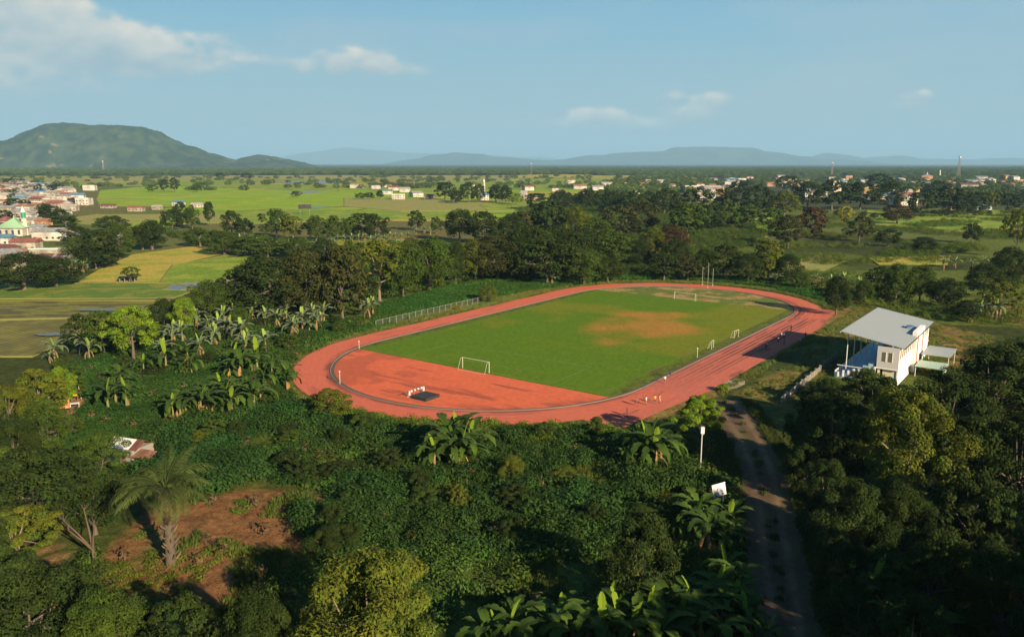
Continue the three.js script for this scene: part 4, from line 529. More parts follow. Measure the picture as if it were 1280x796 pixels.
// ---------------------------------------------------------------- banana plants
function bananaLeaf(len, wid, rise, droop, seed, torn = 0.25) {   // along +x from the stem head
  const R = rng(seed), n = 18, p = [], idx = [];
  let x = 0, y = 0, a = rise;
  for (let i = 0; i <= n; i++) {
    const t = i / n, w = t < 0.14 ? 0.03 : wid * Math.pow(Math.sin(Math.PI * clamp((t - 0.1) / 0.93)), 0.55) * (i % 2 && R() < torn * 2 ? 0.35 + 0.4 * R() : 1 - 0.15 * R()), w2 = t < 0.14 ? 0.03 : w * (i % 2 === 0 && R() < torn * 2 ? 0.4 + 0.4 * R() : 1), fold = 0.22 * w;
    p.push(x, y, 0, x - 0.05, y - fold * 0.4 + fold, w, x - 0.05, y - fold * 0.4 + fold, -w2);
    x += (Math.cos(a) * len) / n; y += (Math.sin(a) * len) / n; a -= droop / n * (0.5 + t);
  }
  for (let i = 0; i < n; i++) { const b = i * 3, c = b + 3; idx.push(b, b + 1, c + 1, b, c + 1, c, b, c, c + 2, b, c + 2, b + 2); }
  const g = new THREE.BufferGeometry(); g.setAttribute('position', new THREE.Float32BufferAttribute(p, 3)); g.setIndex(idx); const f = g.toNonIndexed(); f.computeVertexNormals(); return f;
}
const BL = { arch: [0, 1, 2, 3, 4].map((k) => bananaLeaf(2.9 + 0.14 * k, 0.42, 1.28 - 0.13 * k, 1.75 + 0.25 * k, 40 + k)), low: [0, 1, 2].map((k) => bananaLeaf(2.7, 0.42, 0.45 - 0.2 * k, 1.5 + 0.2 * k, 60 + k, 0.4)), up: [0, 1].map((k) => bananaLeaf(2.4, 0.3, 1.42, 0.25 + 0.3 * k, 70 + k, 0.05)), dead: [0, 1, 2].map((k) => bananaLeaf(2.2, 0.26, -0.6 - 0.2 * k, 1.2, 80 + k, 0.5)) };
const bm2 = (r, g, b, t) => new THREE.MeshPhysicalMaterial({ color: lin(r, g, b), roughness: 0.92, specularIntensity: 0.12, transmission: t, thickness: 0, side: THREE.DoubleSide });
const bananaGreen = [bm2(0.045, 0.09, 0.013, 0.35), bm2(0.065, 0.12, 0.015, 0.35), bm2(0.038, 0.075, 0.013, 0.35)], bananaPale = bm2(0.16, 0.25, 0.018, 0.4), bananaDead = bm2(0.28, 0.165, 0.07, 0.2), bananaYellow = bm2(0.42, 0.27, 0.03, 0.35), stemMat = std(0.13, 0.13, 0.045, 0.9), stemDry = std(0.2, 0.12, 0.055, 1);
const stemGeo = [0, 1].map((k) => limb([[0, -0.1], [0.02, 0.8], [0.06 * k, 1.5], [0.05, 2.1], [0.02, 2.5]].map(([x, y]) => new THREE.Vector3(x, y, 0)), [0.2, 0.17, 0.14, 0.11, 0.06], 8));
const farBanana = [0, 1, 2].map((v) => { const R = rng(500 + v), g = [], c = []; const put = (geo, ry, m) => { const q = geo.clone().rotateY(ry).translate(0, 2.4, 0); g.push(q); for (let k = 0; k < q.attributes.position.count; k++) c.push(...m); }; for (let k = 0; k < 8; k++) put(BL.arch[k % 5], k * 0.785 + R() * 0.5, [0.075, 0.13, 0.026]); for (let k = 0; k < 2; k++) put(BL.up[k], R() * 6, [0.2, 0.31, 0.04]); for (let k = 0; k < 3; k++) put(BL.dead[k], R() * 6, [0.24, 0.15, 0.06]); const m = merge(g); m.setAttribute('color', new THREE.Float32BufferAttribute(c, 3)); return m; });
const farBananaMat = new THREE.MeshPhysicalMaterial({ vertexColors: true, roughness: 0.92, transmission: 0.35, thickness: 0, side: THREE.DoubleSide });
{ const R = rng(777); for (let k = 0; k < 12; k++) { const b = BANANAS[Math.floor(R() * 55)], a = R() * 6.28; BANANAS.push([b[0] + Math.cos(a) * (2 + R() * 4), b[1] + Math.sin(a) * (2 + R() * 4), 3.8 + R() * 1.4, 'gd']); } }
const BZ = {
  gd: ['in the garden beside the near curve', 'banana garden beside the near curve'], mc: ['in the clump against the track hedge', 'banana clump against the track hedge'], lp: ['in the lamp post clump', 'banana clump beside the lamp post'], rd: ['by the white roadside board', 'bananas beside the white board'],
  bt: ['in the thicket along the road', 'banana thicket along the dirt road'], ri: ['in the shaded wood across the road', 'bananas in the shaded wood'], rb: ['at the edge of the trackside trees', 'bananas at the edge of the trees'], fr: ['in the rows between rice fields', 'banana rows between the fields'],
};
function plantBanana(x, z, h, zone, q) {
  const by = 'mc lp rd'.includes(zone) ? '' : nearWhat(x, z);
  const R = rng(Math.floor(q * 1e6)), near = Math.hypot(x, z) < 185, young = h < 4.45;
  const t = thing('banana_plant', `${young ? 'young' : 'tall'} banana plant ${by}${BZ[zone][0]}`, 'banana plant', x, 0, z, q * 50, `${young ? 'young' : 'tall'} plants ${by}of the ${BZ[zone][1]}`);
  const s = h / 4.7; t.scale.set(s * 1.05, s, s * 1.05);
  mesh('stem', stemGeo[Math.floor(R() * 2)], R() < 0.5 ? stemMat : stemDry, t);
  if (!near) { mesh('foliage', farBanana[Math.floor(R() * 3)], farBananaMat, t); return; }
  const put = (geo, ry, mat, dy = 0) => { const l = mesh('leaf', geo, mat, t); l.position.y = 2.42 + dy; l.rotation.y = ry; const k = 0.85 + 0.3 * R(); l.scale.set(k, k, k); };
  const n = 8 + Math.floor(R() * 4), g = Math.floor(R() * 3); for (let k = 0; k < n; k++) put(R() < 0.68 ? BL.arch[Math.floor(R() * 5)] : BL.low[Math.floor(R() * 3)], (k / n) * 6.283 + R() * 0.6, bananaGreen[(g + (R() < 0.3 ? 1 : 0)) % 3]);
  if (R() < 0.5) put(BL.up[Math.floor(R() * 2)], R() * 6.3, bananaPale, 0.05);
  const d = Math.floor(R() * 4); for (let k = 0; k < d; k++) put(BL.dead[Math.floor(R() * 3)], R() * 6.3, R() < 0.25 ? bananaYellow : bananaDead, -0.2 - R() * 0.4);
}
{ const R = rng(8); for (const [x, z, h, zone] of BANANAS) { plantBanana(x, z, h * ((zone === 'gd' ? 1.22 : 1.08) + 0.2 * R()), zone, R()); if (zone !== 'fr' && zone !== 'rb' && R() < 0.64) { const a = R() * 6.28, d = 1.1 + R() * 1.2; plantBanana(x + Math.cos(a) * d, z + Math.sin(a) * d, h * (0.6 + 0.35 * R()), zone, R()); } } }

// ---------------------------------------------------------------- undergrowth (nobody could count it)
function shrubShape(seed, n, leaf, w, h, tone = [1, 1, 1]) { const R = rng(seed), L = new Leaves(); for (let k = 0; k < 6; k++) { const a = R() * 6.28, d = R() * w * 0.5; clump(L, R, Math.cos(a) * d, h * (0.35 + 0.35 * R()), Math.sin(a) * d, w * 0.5, h * 0.42, Math.round(n / 6), leaf, tone, 0.2); } return L.build(); }
const grassShape = (() => { const R = rng(17), L = new Leaves(); for (let k = 0; k < 40; k++) { const a = R() * 6.28, d = R() * 0.5, lean = R() * 0.7, b = R() * 6.28; const ax = Math.cos(b) * lean, ay = 1, az = Math.sin(b) * lean, l = Math.hypot(ax, ay, az); L.leaf(Math.cos(a) * d, 0.22, Math.sin(a) * d, ax / l, ay / l, az / l, -Math.sin(b), 0, Math.cos(b), 0.26 * (0.6 + 0.8 * R()), 0.12, [1, 1, 1].map(() => 0.7 + 0.6 * R())); } return L.build(); })();
function cover(name, label, category, geo, areas, step, mat, size, seed, ok, onRoad) {
  const R = rng(seed), M = [], C = [], o = new THREE.Object3D();
  for (const a of areas) scatter(AREA[a], step, seed + a.length, (x, z, q) => {
    if (onRed(x, z, 1.2) || (!onRoad && roadDist(x, z) < 3.1) || (ok && !ok(x, z, q))) return;
    const s = size(x, z, q, R); if (s <= 0) return;
    o.position.set(x, -0.03, z); o.rotation.set((R() - 0.5) * 0.2, R() * 6.28, (R() - 0.5) * 0.2); o.scale.set(s * (0.85 + 0.3 * R()), s * (0.8 + 0.4 * R()), s * (0.85 + 0.3 * R())); o.updateMatrix(); M.push(o.matrix.clone());
    const v = 0.7 + 0.6 * fbm(x / 6, z / 6, 2) * (0.7 + 0.6 * R()), w = (fbm(x / 10 + 60, z / 10, 2) - 0.48) * 0.6; C.push([v * (1 + Math.max(w, -0.3)), v, v * (1 - w * 0.4)]);
  });
  const im = new THREE.InstancedMesh(geo, mat, M.length); im.name = numbered(name); im.castShadow = im.receiveShadow = true;
  M.forEach((m, i) => { im.setMatrixAt(i, m); im.setColorAt(i, lin(...C[i])); }); im.userData.kind = 'stuff'; tag(im, label, category); scene.add(im); return M.length;
}
const shrubMat = (r, g, b) => new THREE.MeshPhysicalMaterial({ color: lin(r, g, b), vertexColors: true, roughness: 0.95, specularIntensity: 0.12, transmission: 0.16, thickness: 0, side: THREE.DoubleSide });
const bushA = shrubShape(201, 260, 0.14, 1.9, 1.6), bushB = shrubShape(202, 110, 0.13, 1.5, 0.7), bushC = shrubShape(203, 130, 0.2, 2.6, 2.2);
{ const R = rng(611); let k = 0; scatter(AREA.cassava, 8.5, 66, (x, z, q) => { if (onRed(x, z, 4) || roadDist(x, z) < 6 || R() < 0.35 || k > 44) return; k++; const h = 2 + q * 2.4, t = plantTree(x, z, h, 2.6 + R() * 3, R() < 0.3 ? 'o' : 'b', [0, 1, 0, 0, 6][Math.floor(R() * 5)], 'fg', R(), 'shrub', 'shrub'); const tone = t.children[1].material === leafMat[0] ? 'dark' : t.children[1].material === leafMat[6] ? 'olive' : 'green', size = h > 3.4 ? 'tall' : 'low'; tag(t, `${size} ${tone} shrub standing out of the cassava field ${nearWhat(x, z)}`.trim(), 'shrub', `${size} ${tone} shrubs in the cassava field ${nearWhat(x, z)}`); }); }
{ const R = rng(612); let k = 0; scatter(AREA.creeper, 7.5, 67, (x, z, q) => { if (onRed(x, z, 4) || R() < 0.3 || k > 40) return; k++; const h = 1.6 + q * 2.6, d = R() < 0.6 ? 0 : 1, t = plantTree(x, z, h, 2.4 + R() * 3, 'b', d, 'gd', R(), 'shrub', 'shrub'), size = h > 3 ? 'tall' : 'low'; tag(t, `${size} ${d ? 'green' : 'dark'} shrub under the banana plants of the garden ${nearWhat(x, z)}`.trim(), 'shrub', `${size} ${d ? 'green' : 'dark'} shrubs under the garden bananas ${nearWhat(x, z)}`.trim()); }); }
AREA.roadside = (() => { const l = [], r = []; ROAD.forEach(([x, z], i) => { const a = ROAD[Math.max(0, i - 1)], b = ROAD[Math.min(ROAD.length - 1, i + 1)], q = Math.hypot(b[0] - a[0], b[1] - a[1]), nx = -(b[1] - a[1]) / q, nz = (b[0] - a[0]) / q; l.push([x + nx * 5.5, z + nz * 5.5]); r.unshift([x - nx * 5.5, z - nz * 5.5]); }); return [...l, ...r]; })();
cover('roadside_grass', 'ragged grass and weeds creeping over both edges of the dirt road', 'grass', grassShape, ['roadside'], 0.5, shrubMat(0.06, 0.08, 0.018), (x, z, q) => { const d = roadDist(x, z) + 1.2 * (fbm(x / 2, z / 2, 2) - 0.5); return d < 3.2 && !(d < 0.3 && q > 0.9) ? 0 : 0.5 + 0.8 * q; }, 316, null, true);
cover('dry_stalks', 'dry brown stalks poking through the cassava and thicket', 'stalks', shrubShape(205, 40, 0.2, 1.2, 1.5), ['cassava', 'lowmid', 'soilweeds', 'creeper'], 3.4, shrubMat(0.1, 0.07, 0.035), (x, z, q) => (q < 0.78 ? 0 : 0.5 + 0.7 * q), 315);
const nearHut = (x, z) => Math.hypot(x - SPOT.house[0], z - SPOT.house[1]) < 5.5, patch = (x, z) => fbm(x / 9 + 21, z / 9 + 4, 3);
cover('cassava_field', 'dense bushy cassava field below the near curve of the track', 'shrubs', bushA, ['cassava'], 1.5, shrubMat(0.024, 0.06, 0.012), (x, z, q) => { const f = fbm(x / 4.5, z / 4.5, 3); return nearHut(x, z) || patch(x, z) > 0.62 || f < 0.3 ? 0 : 0.45 + 1.3 * (f - 0.2) + 0.75 * q; }, 301);
cover('tall_weeds', 'taller broad-leaved weeds scattered through the cassava field', 'weeds', shrubShape(204, 120, 0.24, 2.2, 2.4), ['cassava'], 3.1, shrubMat(0.026, 0.056, 0.011), (x, z, q) => (nearHut(x, z) || q < 0.5 ? 0 : 0.5 + 0.7 * q), 312);
cover('long_grass', 'pale yellow-green long grass in the gaps of the cassava field', 'grass', grassShape, ['cassava', 'soilweeds', 'lowmid'], 0.75, shrubMat(0.075, 0.1, 0.018), (x, z, q) => (nearHut(x, z) || patch(x, z) < 0.6 ? 0 : 0.7 + 1.0 * q), 313);
cover('vine_cover', 'pale vines sprawling over the cassava field', 'vines', bushB, ['cassava', 'creeper'], 1.4, shrubMat(0.036, 0.08, 0.013), (x, z, q) => (nearHut(x, z) || fbm(x / 7 + 90, z / 7, 2) < 0.6 ? 0 : 1.3 + 1.2 * q), 314);
cover('hedge', 'weedy hedge running along the outer edge of the near curve', 'hedge', bushA, ['hedge'], 0.95, shrubMat(0.075, 0.125, 0.012), (x, z, q) => 0.5 + 0.7 * q, 302);
cover('creeper_cover', 'low leafy creeper covering the ground under the banana garden', 'creeper', bushB, ['creeper'], 1.0, shrubMat(0.025, 0.062, 0.01), (x, z, q) => 0.8 + 0.9 * fbm(x / 5 + 8, z / 5, 2) + 0.5 * q, 303);
cover('leafy_bank', 'smooth dark green bank of creepers beside the back straight', 'creeper', bushB, ['bank', 'farbank'], 1.15, shrubMat(0.034, 0.092, 0.014), (x, z, q) => (trackDist(x, z) < 12 ? 0 : 1.1 + 0.9 * fbm(x / 12, z / 12, 2) + 0.5 * q), 304);
cover('thicket', 'dark bushy thicket in front of the olive green tree', 'shrubs', bushC, ['lowmid', 'lowleft'], 2.1, shrubMat(0.045, 0.08, 0.012), (x, z, q) => (fbm(x / 11 + 3, z / 11, 2) < 0.36 ? 0 : 0.5 + 0.6 * q), 305);
cover('weeds', 'tufts of green weeds on the bare orange soil', 'weeds', bushB, ['soilweeds'], 1.15, shrubMat(0.075, 0.12, 0.012), (x, z, q) => (fbm(x / 6, z / 6 + 9, 3) < 0.52 ? 0 : 0.3 + 0.7 * q), 306);
cover('wood_floor_scrub', 'dark scrub under the trees across the dirt road', 'shrubs', bushC, ['rightfloor', 'midpatch'], 2.0, shrubMat(0.036, 0.06, 0.01), (x, z, q) => { const [u, v] = toTrack(x, z); if (u > -22 && u < 22 && v > 56 && v < 87) return 0; return 0.4 + 0.5 * q; }, 307);
cover('meadow_scrub', 'patchy scrub over the meadow beyond the grandstand', 'shrubs', bushC, ['rgrass'], 3.2, shrubMat(0.06, 0.095, 0.012), (x, z, q) => (trackDist(x, z) < 13 || inside(AREA.standgrass, x, z) || fbm(x / 24, z / 24 + 5, 3) < 0.54 ? 0 : 0.5 + 0.8 * q), 308);
cover('wood_undergrowth', 'dark undergrowth filling the wood beyond the track', 'shrubs', bushC, ['rmfill', 'beltlow', 'belt'], 3.0, shrubMat(0.045, 0.075, 0.012), (x, z, q) => (trackDist(x, z) < 16 ? 0 : 0.8 + 1.0 * q), 309);
cover('grass_tufts', 'rough grass tufts round the grandstand and track verge', 'grass', grassShape, ['standgrass'], 0.9, shrubMat(0.13, 0.16, 0.04), (x, z, q) => (fbm(x / 6, z / 6, 2) < 0.4 ? 0 : 0.5 + 0.7 * q), 310);
{ // grass verge round the outside of the track
  const ringPoly = []; for (let k = 0; k < 60; k++) { const a = (k / 60) * 6.283; ringPoly.push(onTrack(Math.cos(a) * 105, Math.sin(a) * 62)); } AREA.verge = ringPoly;
  cover('verge_grass', 'strip of rough grass along the outer edge of the track', 'grass', grassShape, ['verge'], 0.85, shrubMat(0.12, 0.15, 0.035), (x, z, q) => { const d = trackDist(x, z); return d > TRACK.W + 5 + 3 * fbm(x / 5, z / 5, 2) ? 0 : 0.7 + 0.8 * q; }, 311);
}
{ // far woods on the plain and between the town's houses: one mass
  const farLeaf = new THREE.MeshPhysicalMaterial({ color: lin(0.066, 0.105, 0.028), vertexColors: true, roughness: 0.95, specularIntensity: 0.12, side: THREE.DoubleSide }), far = makeTree('b', 'far', 909).crown, o = new THREE.Object3D();
  const wood = (name, label, n, seed, place) => { const R = rng(seed), M = []; for (let k = 0; k < n * 3 && M.length < n; k++) { const p = place(R); if (!p) continue; const [x, z, h, w] = p; o.position.set(x, -0.1 * h, z); o.rotation.set(0, R() * 6.28, 0); o.scale.set(w / 9.4, h / 9.6, w / 9.4); o.updateMatrix(); M.push([o.matrix.clone(), 0.7 + 0.6 * R()]); } const im = new THREE.InstancedMesh(far, farLeaf, M.length); im.name = numbered(name); M.forEach(([m, v], i) => { im.setMatrixAt(i, m); im.setColorAt(i, lin(v, v, v)); }); im.userData.kind = 'stuff'; tag(im, label, 'forest'); scene.add(im); };
  wood('forest', 'long far band of forest across the plain below the hills', 15000, 71, (R) => { const d = 2900 + 4200 * R() ** 1.6, x = (R() * 2 - 1) * d * 0.72, edge = 2900 + 420 * (fbm(x / 300, 2, 3) - 0.5) * 2 + (x > 300 ? -300 : 0); if (d < edge) return null; return [x, -d, 9 + 9 * R(), 18 + 18 * R()]; });
  wood('town_trees', 'trees massed between the roofs of the far town', 1150, 72, (R) => { const d = 820 + 2100 * R(), x = d * (0.12 + 0.6 * R()); if (fbm(x / 130, d / 200, 2) < 0.44) return null; return [x, -d, 7 + 8 * R(), 10 + 14 * R()]; });
  wood('plain_trees', 'hedgerow trees strung out along the far rice plain', 420, 73, (R) => { const row = Math.floor(R() * 14), d = 1300 + 110 * row + 60 * fbm(row, R() * 3, 1), x = (-0.66 + 0.85 * R()) * d; if (fbm(x / 160 + row * 7, row * 3.1, 2) < 0.52) return null; return [x, -d, 5 + 7 * R(), 9 + 12 * R()]; });
}
// ---------------------------------------------------------------- palms, bare tree, coconut palms
function frondShape(len, droop, seed, n = 26, leafLen = 0.75) {
  const R = rng(seed), p = [], V = (a) => new THREE.Vector3(...a), rib = []; let x = 0, y = 0, a = 1.05;
  for (let i = 0; i <= 14; i++) { rib.push([x, y, 0]); x += (Math.cos(a) * len) / 14; y += (Math.sin(a) * len) / 14; a -= (droop / 14) * (0.4 + (1.2 * i) / 14); }
  for (let i = 1; i < n; i++) for (const s of [-1, 1]) {
    const t = 0.16 + (0.84 * i) / n, k = Math.min(13, Math.floor(t * 14)), f = t * 14 - k, A = V(rib[k]).lerp(V(rib[k + 1]), f), d = V(rib[k + 1]).sub(V(rib[k])).normalize(), l = leafLen * Math.sin(Math.PI * clamp(t * 0.9 + 0.08)) * (0.75 + 0.5 * R());
    const out = new THREE.Vector3(d.x * 0.55, d.y * 0.55 - 0.35 - 0.35 * R(), s * 0.8).normalize(), tip = A.clone().addScaledVector(out, l), mid = A.clone().addScaledVector(out, l * 0.5), w = d.clone().multiplyScalar(0.055);
    p.push(...A.toArray(), ...mid.clone().add(w).toArray(), ...tip.toArray(), ...A.toArray(), ...tip.toArray(), ...mid.clone().sub(w).toArray());
  }
  const g = new THREE.BufferGeometry(); g.setAttribute('position', new THREE.Float32BufferAttribute(p, 3)); g.computeVertexNormals();
  return merge([g, limb(rib.map(V), rib.map((_, i) => 0.055 * (1 - i / 16)), 5)]);
}
const FR = [0, 1, 2, 3].map((k) => frondShape(5.6 + 0.3 * k, 1.6 + 0.5 * k, 900 + k, 40, 1.25));
const frondMat = [bm2(0.04, 0.06, 0.015, 0.2), bm2(0.065, 0.09, 0.022, 0.2)], frondDry = bm2(0.14, 0.1, 0.055, 0.12), palmTrunk = std(0.075, 0.06, 0.042, 1, { bumpMap: grainBump, bumpScale: 0.05 });
function palm(x, z, h, label, crown, r, shaggy, group) {
  const t = thing(shaggy ? 'oil_palm' : 'coconut_palm', label, 'palm', x, 0, z, 0.7, group), R = rng(Math.floor(x * 91 + z * 7 + 9000)), V = (a, b, c) => new THREE.Vector3(a, b, c);
  const trunk = mesh('trunk', limb([V(0, -0.2, 0), V(0.05, h * 0.3, 0), V(0.12, h * 0.65, 0.05), V(0.1, h, 0.05)], [r * 1.15, r, r * 0.95, r * 0.6], 12), palmTrunk, t);
  if (shaggy) for (let k = 0; k < 54; k++) { const y = h * (0.06 + (0.94 * k) / 54), a = k * 2.4, s = mesh('leaf_base', limb([V(0, 0, 0), V(0.35, 0.34, 0), V(0.52, 0.62, 0)], [0.13, 0.1, 0.04], 5), k % 3 ? palmTrunk : frondDry, trunk); s.position.set(Math.cos(a) * r * 0.85 + 0.1, y, -Math.sin(a) * r * 0.85 + 0.03); s.rotation.y = a; s.scale.setScalar(0.8 + 0.5 * R()); }
  for (let k = 0; k < crown; k++) { const f = mesh('frond', FR[k % 4], frondMat[k % 2], t); f.position.set(0.1, h - 0.1, 0.05); f.rotation.set(0, k * 2.39996, (R() - 0.55) * 0.8 - (k % 4) * 0.14, 'YXZ'); f.scale.setScalar((shaggy ? 1.05 : 0.65) * (0.85 + 0.3 * R())); }
  if (shaggy) for (let k = 0; k < 9; k++) { const f = mesh('dead_frond', FR[2], frondDry, t); f.position.set(0.1, h - 0.35, 0.05); f.rotation.set(0, k * 0.7 + R(), -1.75 - 0.25 * R(), 'YXZ'); f.scale.setScalar(0.6 + 0.25 * R()); }
}
palm(...SPOT.palm, 9.0, 'shaggy-trunked oil palm with drooping fronds on the orange soil', 26, 0.52, true);
palm(...SPOT.cocoa1, 7.6, 'coconut palm at the corner of the village, beside grey flat roof', 15, 0.2, false, 'coconut palms at the village corner'); palm(...SPOT.cocoa2, 9, 'taller coconut palm at the corner of the village, beside grey flat roof', 15, 0.2, false, 'coconut palms at the village corner');
{
  const V = (a, b, c) => new THREE.Vector3(a, b, c), R = rng(12), t = thing('bare_tree', 'bare pollarded tree with forked leafless branches by the oil palm', 'tree', SPOT.bare[0], 0, SPOT.bare[1]);
  const dry = std(0.085, 0.06, 0.04, 1); mesh('trunk', limb([V(0, -0.1, 0), V(0.05, 1.2, 0), V(0, 2.4, 0)], [0.26, 0.2, 0.17], 8), dry, t);
  for (const [x, y, z] of [[-2.6, 6.2, 0.6], [-0.9, 6.9, -0.7], [-3.6, 5.2, -0.9], [0.9, 5.6, 0.8], [-1.6, 5.4, 1.5]]) { const b = mesh('branch', limb([V(0, 2.3, 0), V(x * 0.45, lerp(2.3, y, 0.5), z * 0.5), V(x, y, z)], [0.14, 0.1, 0.05], 6), dry, t); for (let k = 0; k < 6; k++) mesh('twig', limb([V(x * 0.97, y * 0.97, z), V(x + (R() - 0.5) * 1.1, y + 0.3 + R() * 0.7, z + (R() - 0.5) * 1.1)], [0.03, 0.012], 4), darkBark, b); }
  const d = thing('dead_branch', 'pale fallen dead branch in the crown of the spreading tree', 'branch', SPOT.deadlog[0], 0, SPOT.deadlog[1], 0.3), pale = std(0.25, 0.2, 0.14, 1);
  mesh('wood', merge([limb([V(-0.5, -0.1, 0.4), V(-1, 2.6, 0.2), V(0.2, 4.2, 0), V(2.6, 5.1, -0.1)], [0.22, 0.17, 0.13, 0.06], 7), limb([V(-0.4, 3.6, 0.1), V(-2.2, 4.0, 0.6), V(-4, 4.9, 0.9)], [0.13, 0.09, 0.04], 6), limb([V(-0.8, 2.2, 0.2), V(-2.6, 2.5, 1.4), V(-4.4, 3.4, 2)], [0.11, 0.08, 0.03], 6)]), pale, d);
}
for (const [k, x, z, h, w, tone, label] of [[0, SPOT.lamptree[0], SPOT.lamptree[1], 8.6, 7.4, 2, 'slim yellow-green tree behind the white lamp post']]) plantTree(x, z, h, w, 'o', tone, 'gd', 0.3 + k, label);
plantTree(-31.5, -133.8, 5.6, 7.6, 'b', 6, 'gd', 0.77, 'rounded olive bush overlapping the near edge of the running track');
plantTree(-17, -240, 1.6, 3.2, 'b', 5, 'gd', 0.4, 'yellow flowering bush beside the chain fence');
plantTree(-7.6, -252, 5.6, 6.5, 'b', 6, 'bl', 0.2, 'rounded olive bush beside the end of the chain fence');
plantTree(41.5, -151.6, 1.5, 2.6, 'b', 2, 'gd', 0.5, 'small yellow-green bush beside the sand patch');

// tall trees standing just outside the picture, whose shade falls over the road and the wood
for (const [x, z, h, w] of [[26, -36, 19.5, 14], [34, -38, 20, 14], [41, -43, 20, 14], [46, -50, 20, 14], [54, -44, 20, 15], [18, -41, 15, 12], [5, -41, 14, 11], [62, -54, 19, 15], [74, -62, 20, 16], [88, -72, 20, 16], [66, -38, 19, 16], [84, -48, 20, 16], [104, -86, 20, 16], [118, -104, 19, 17], [-20, -40, 14, 12], [-34, -38, 15, 13], [10, -28, 19, 15], [26, -30, 20, 15], [42, -30, 20, 15], [-6, -30, 19, 14], [-48, -42, 14, 12]]) plantTree(x, z, h, w, 'b', 0, 'rt', hash(x, z), 'tall dark tree beside the road end, shading the banana thicket').userData.group = 'shade trees at the road end';

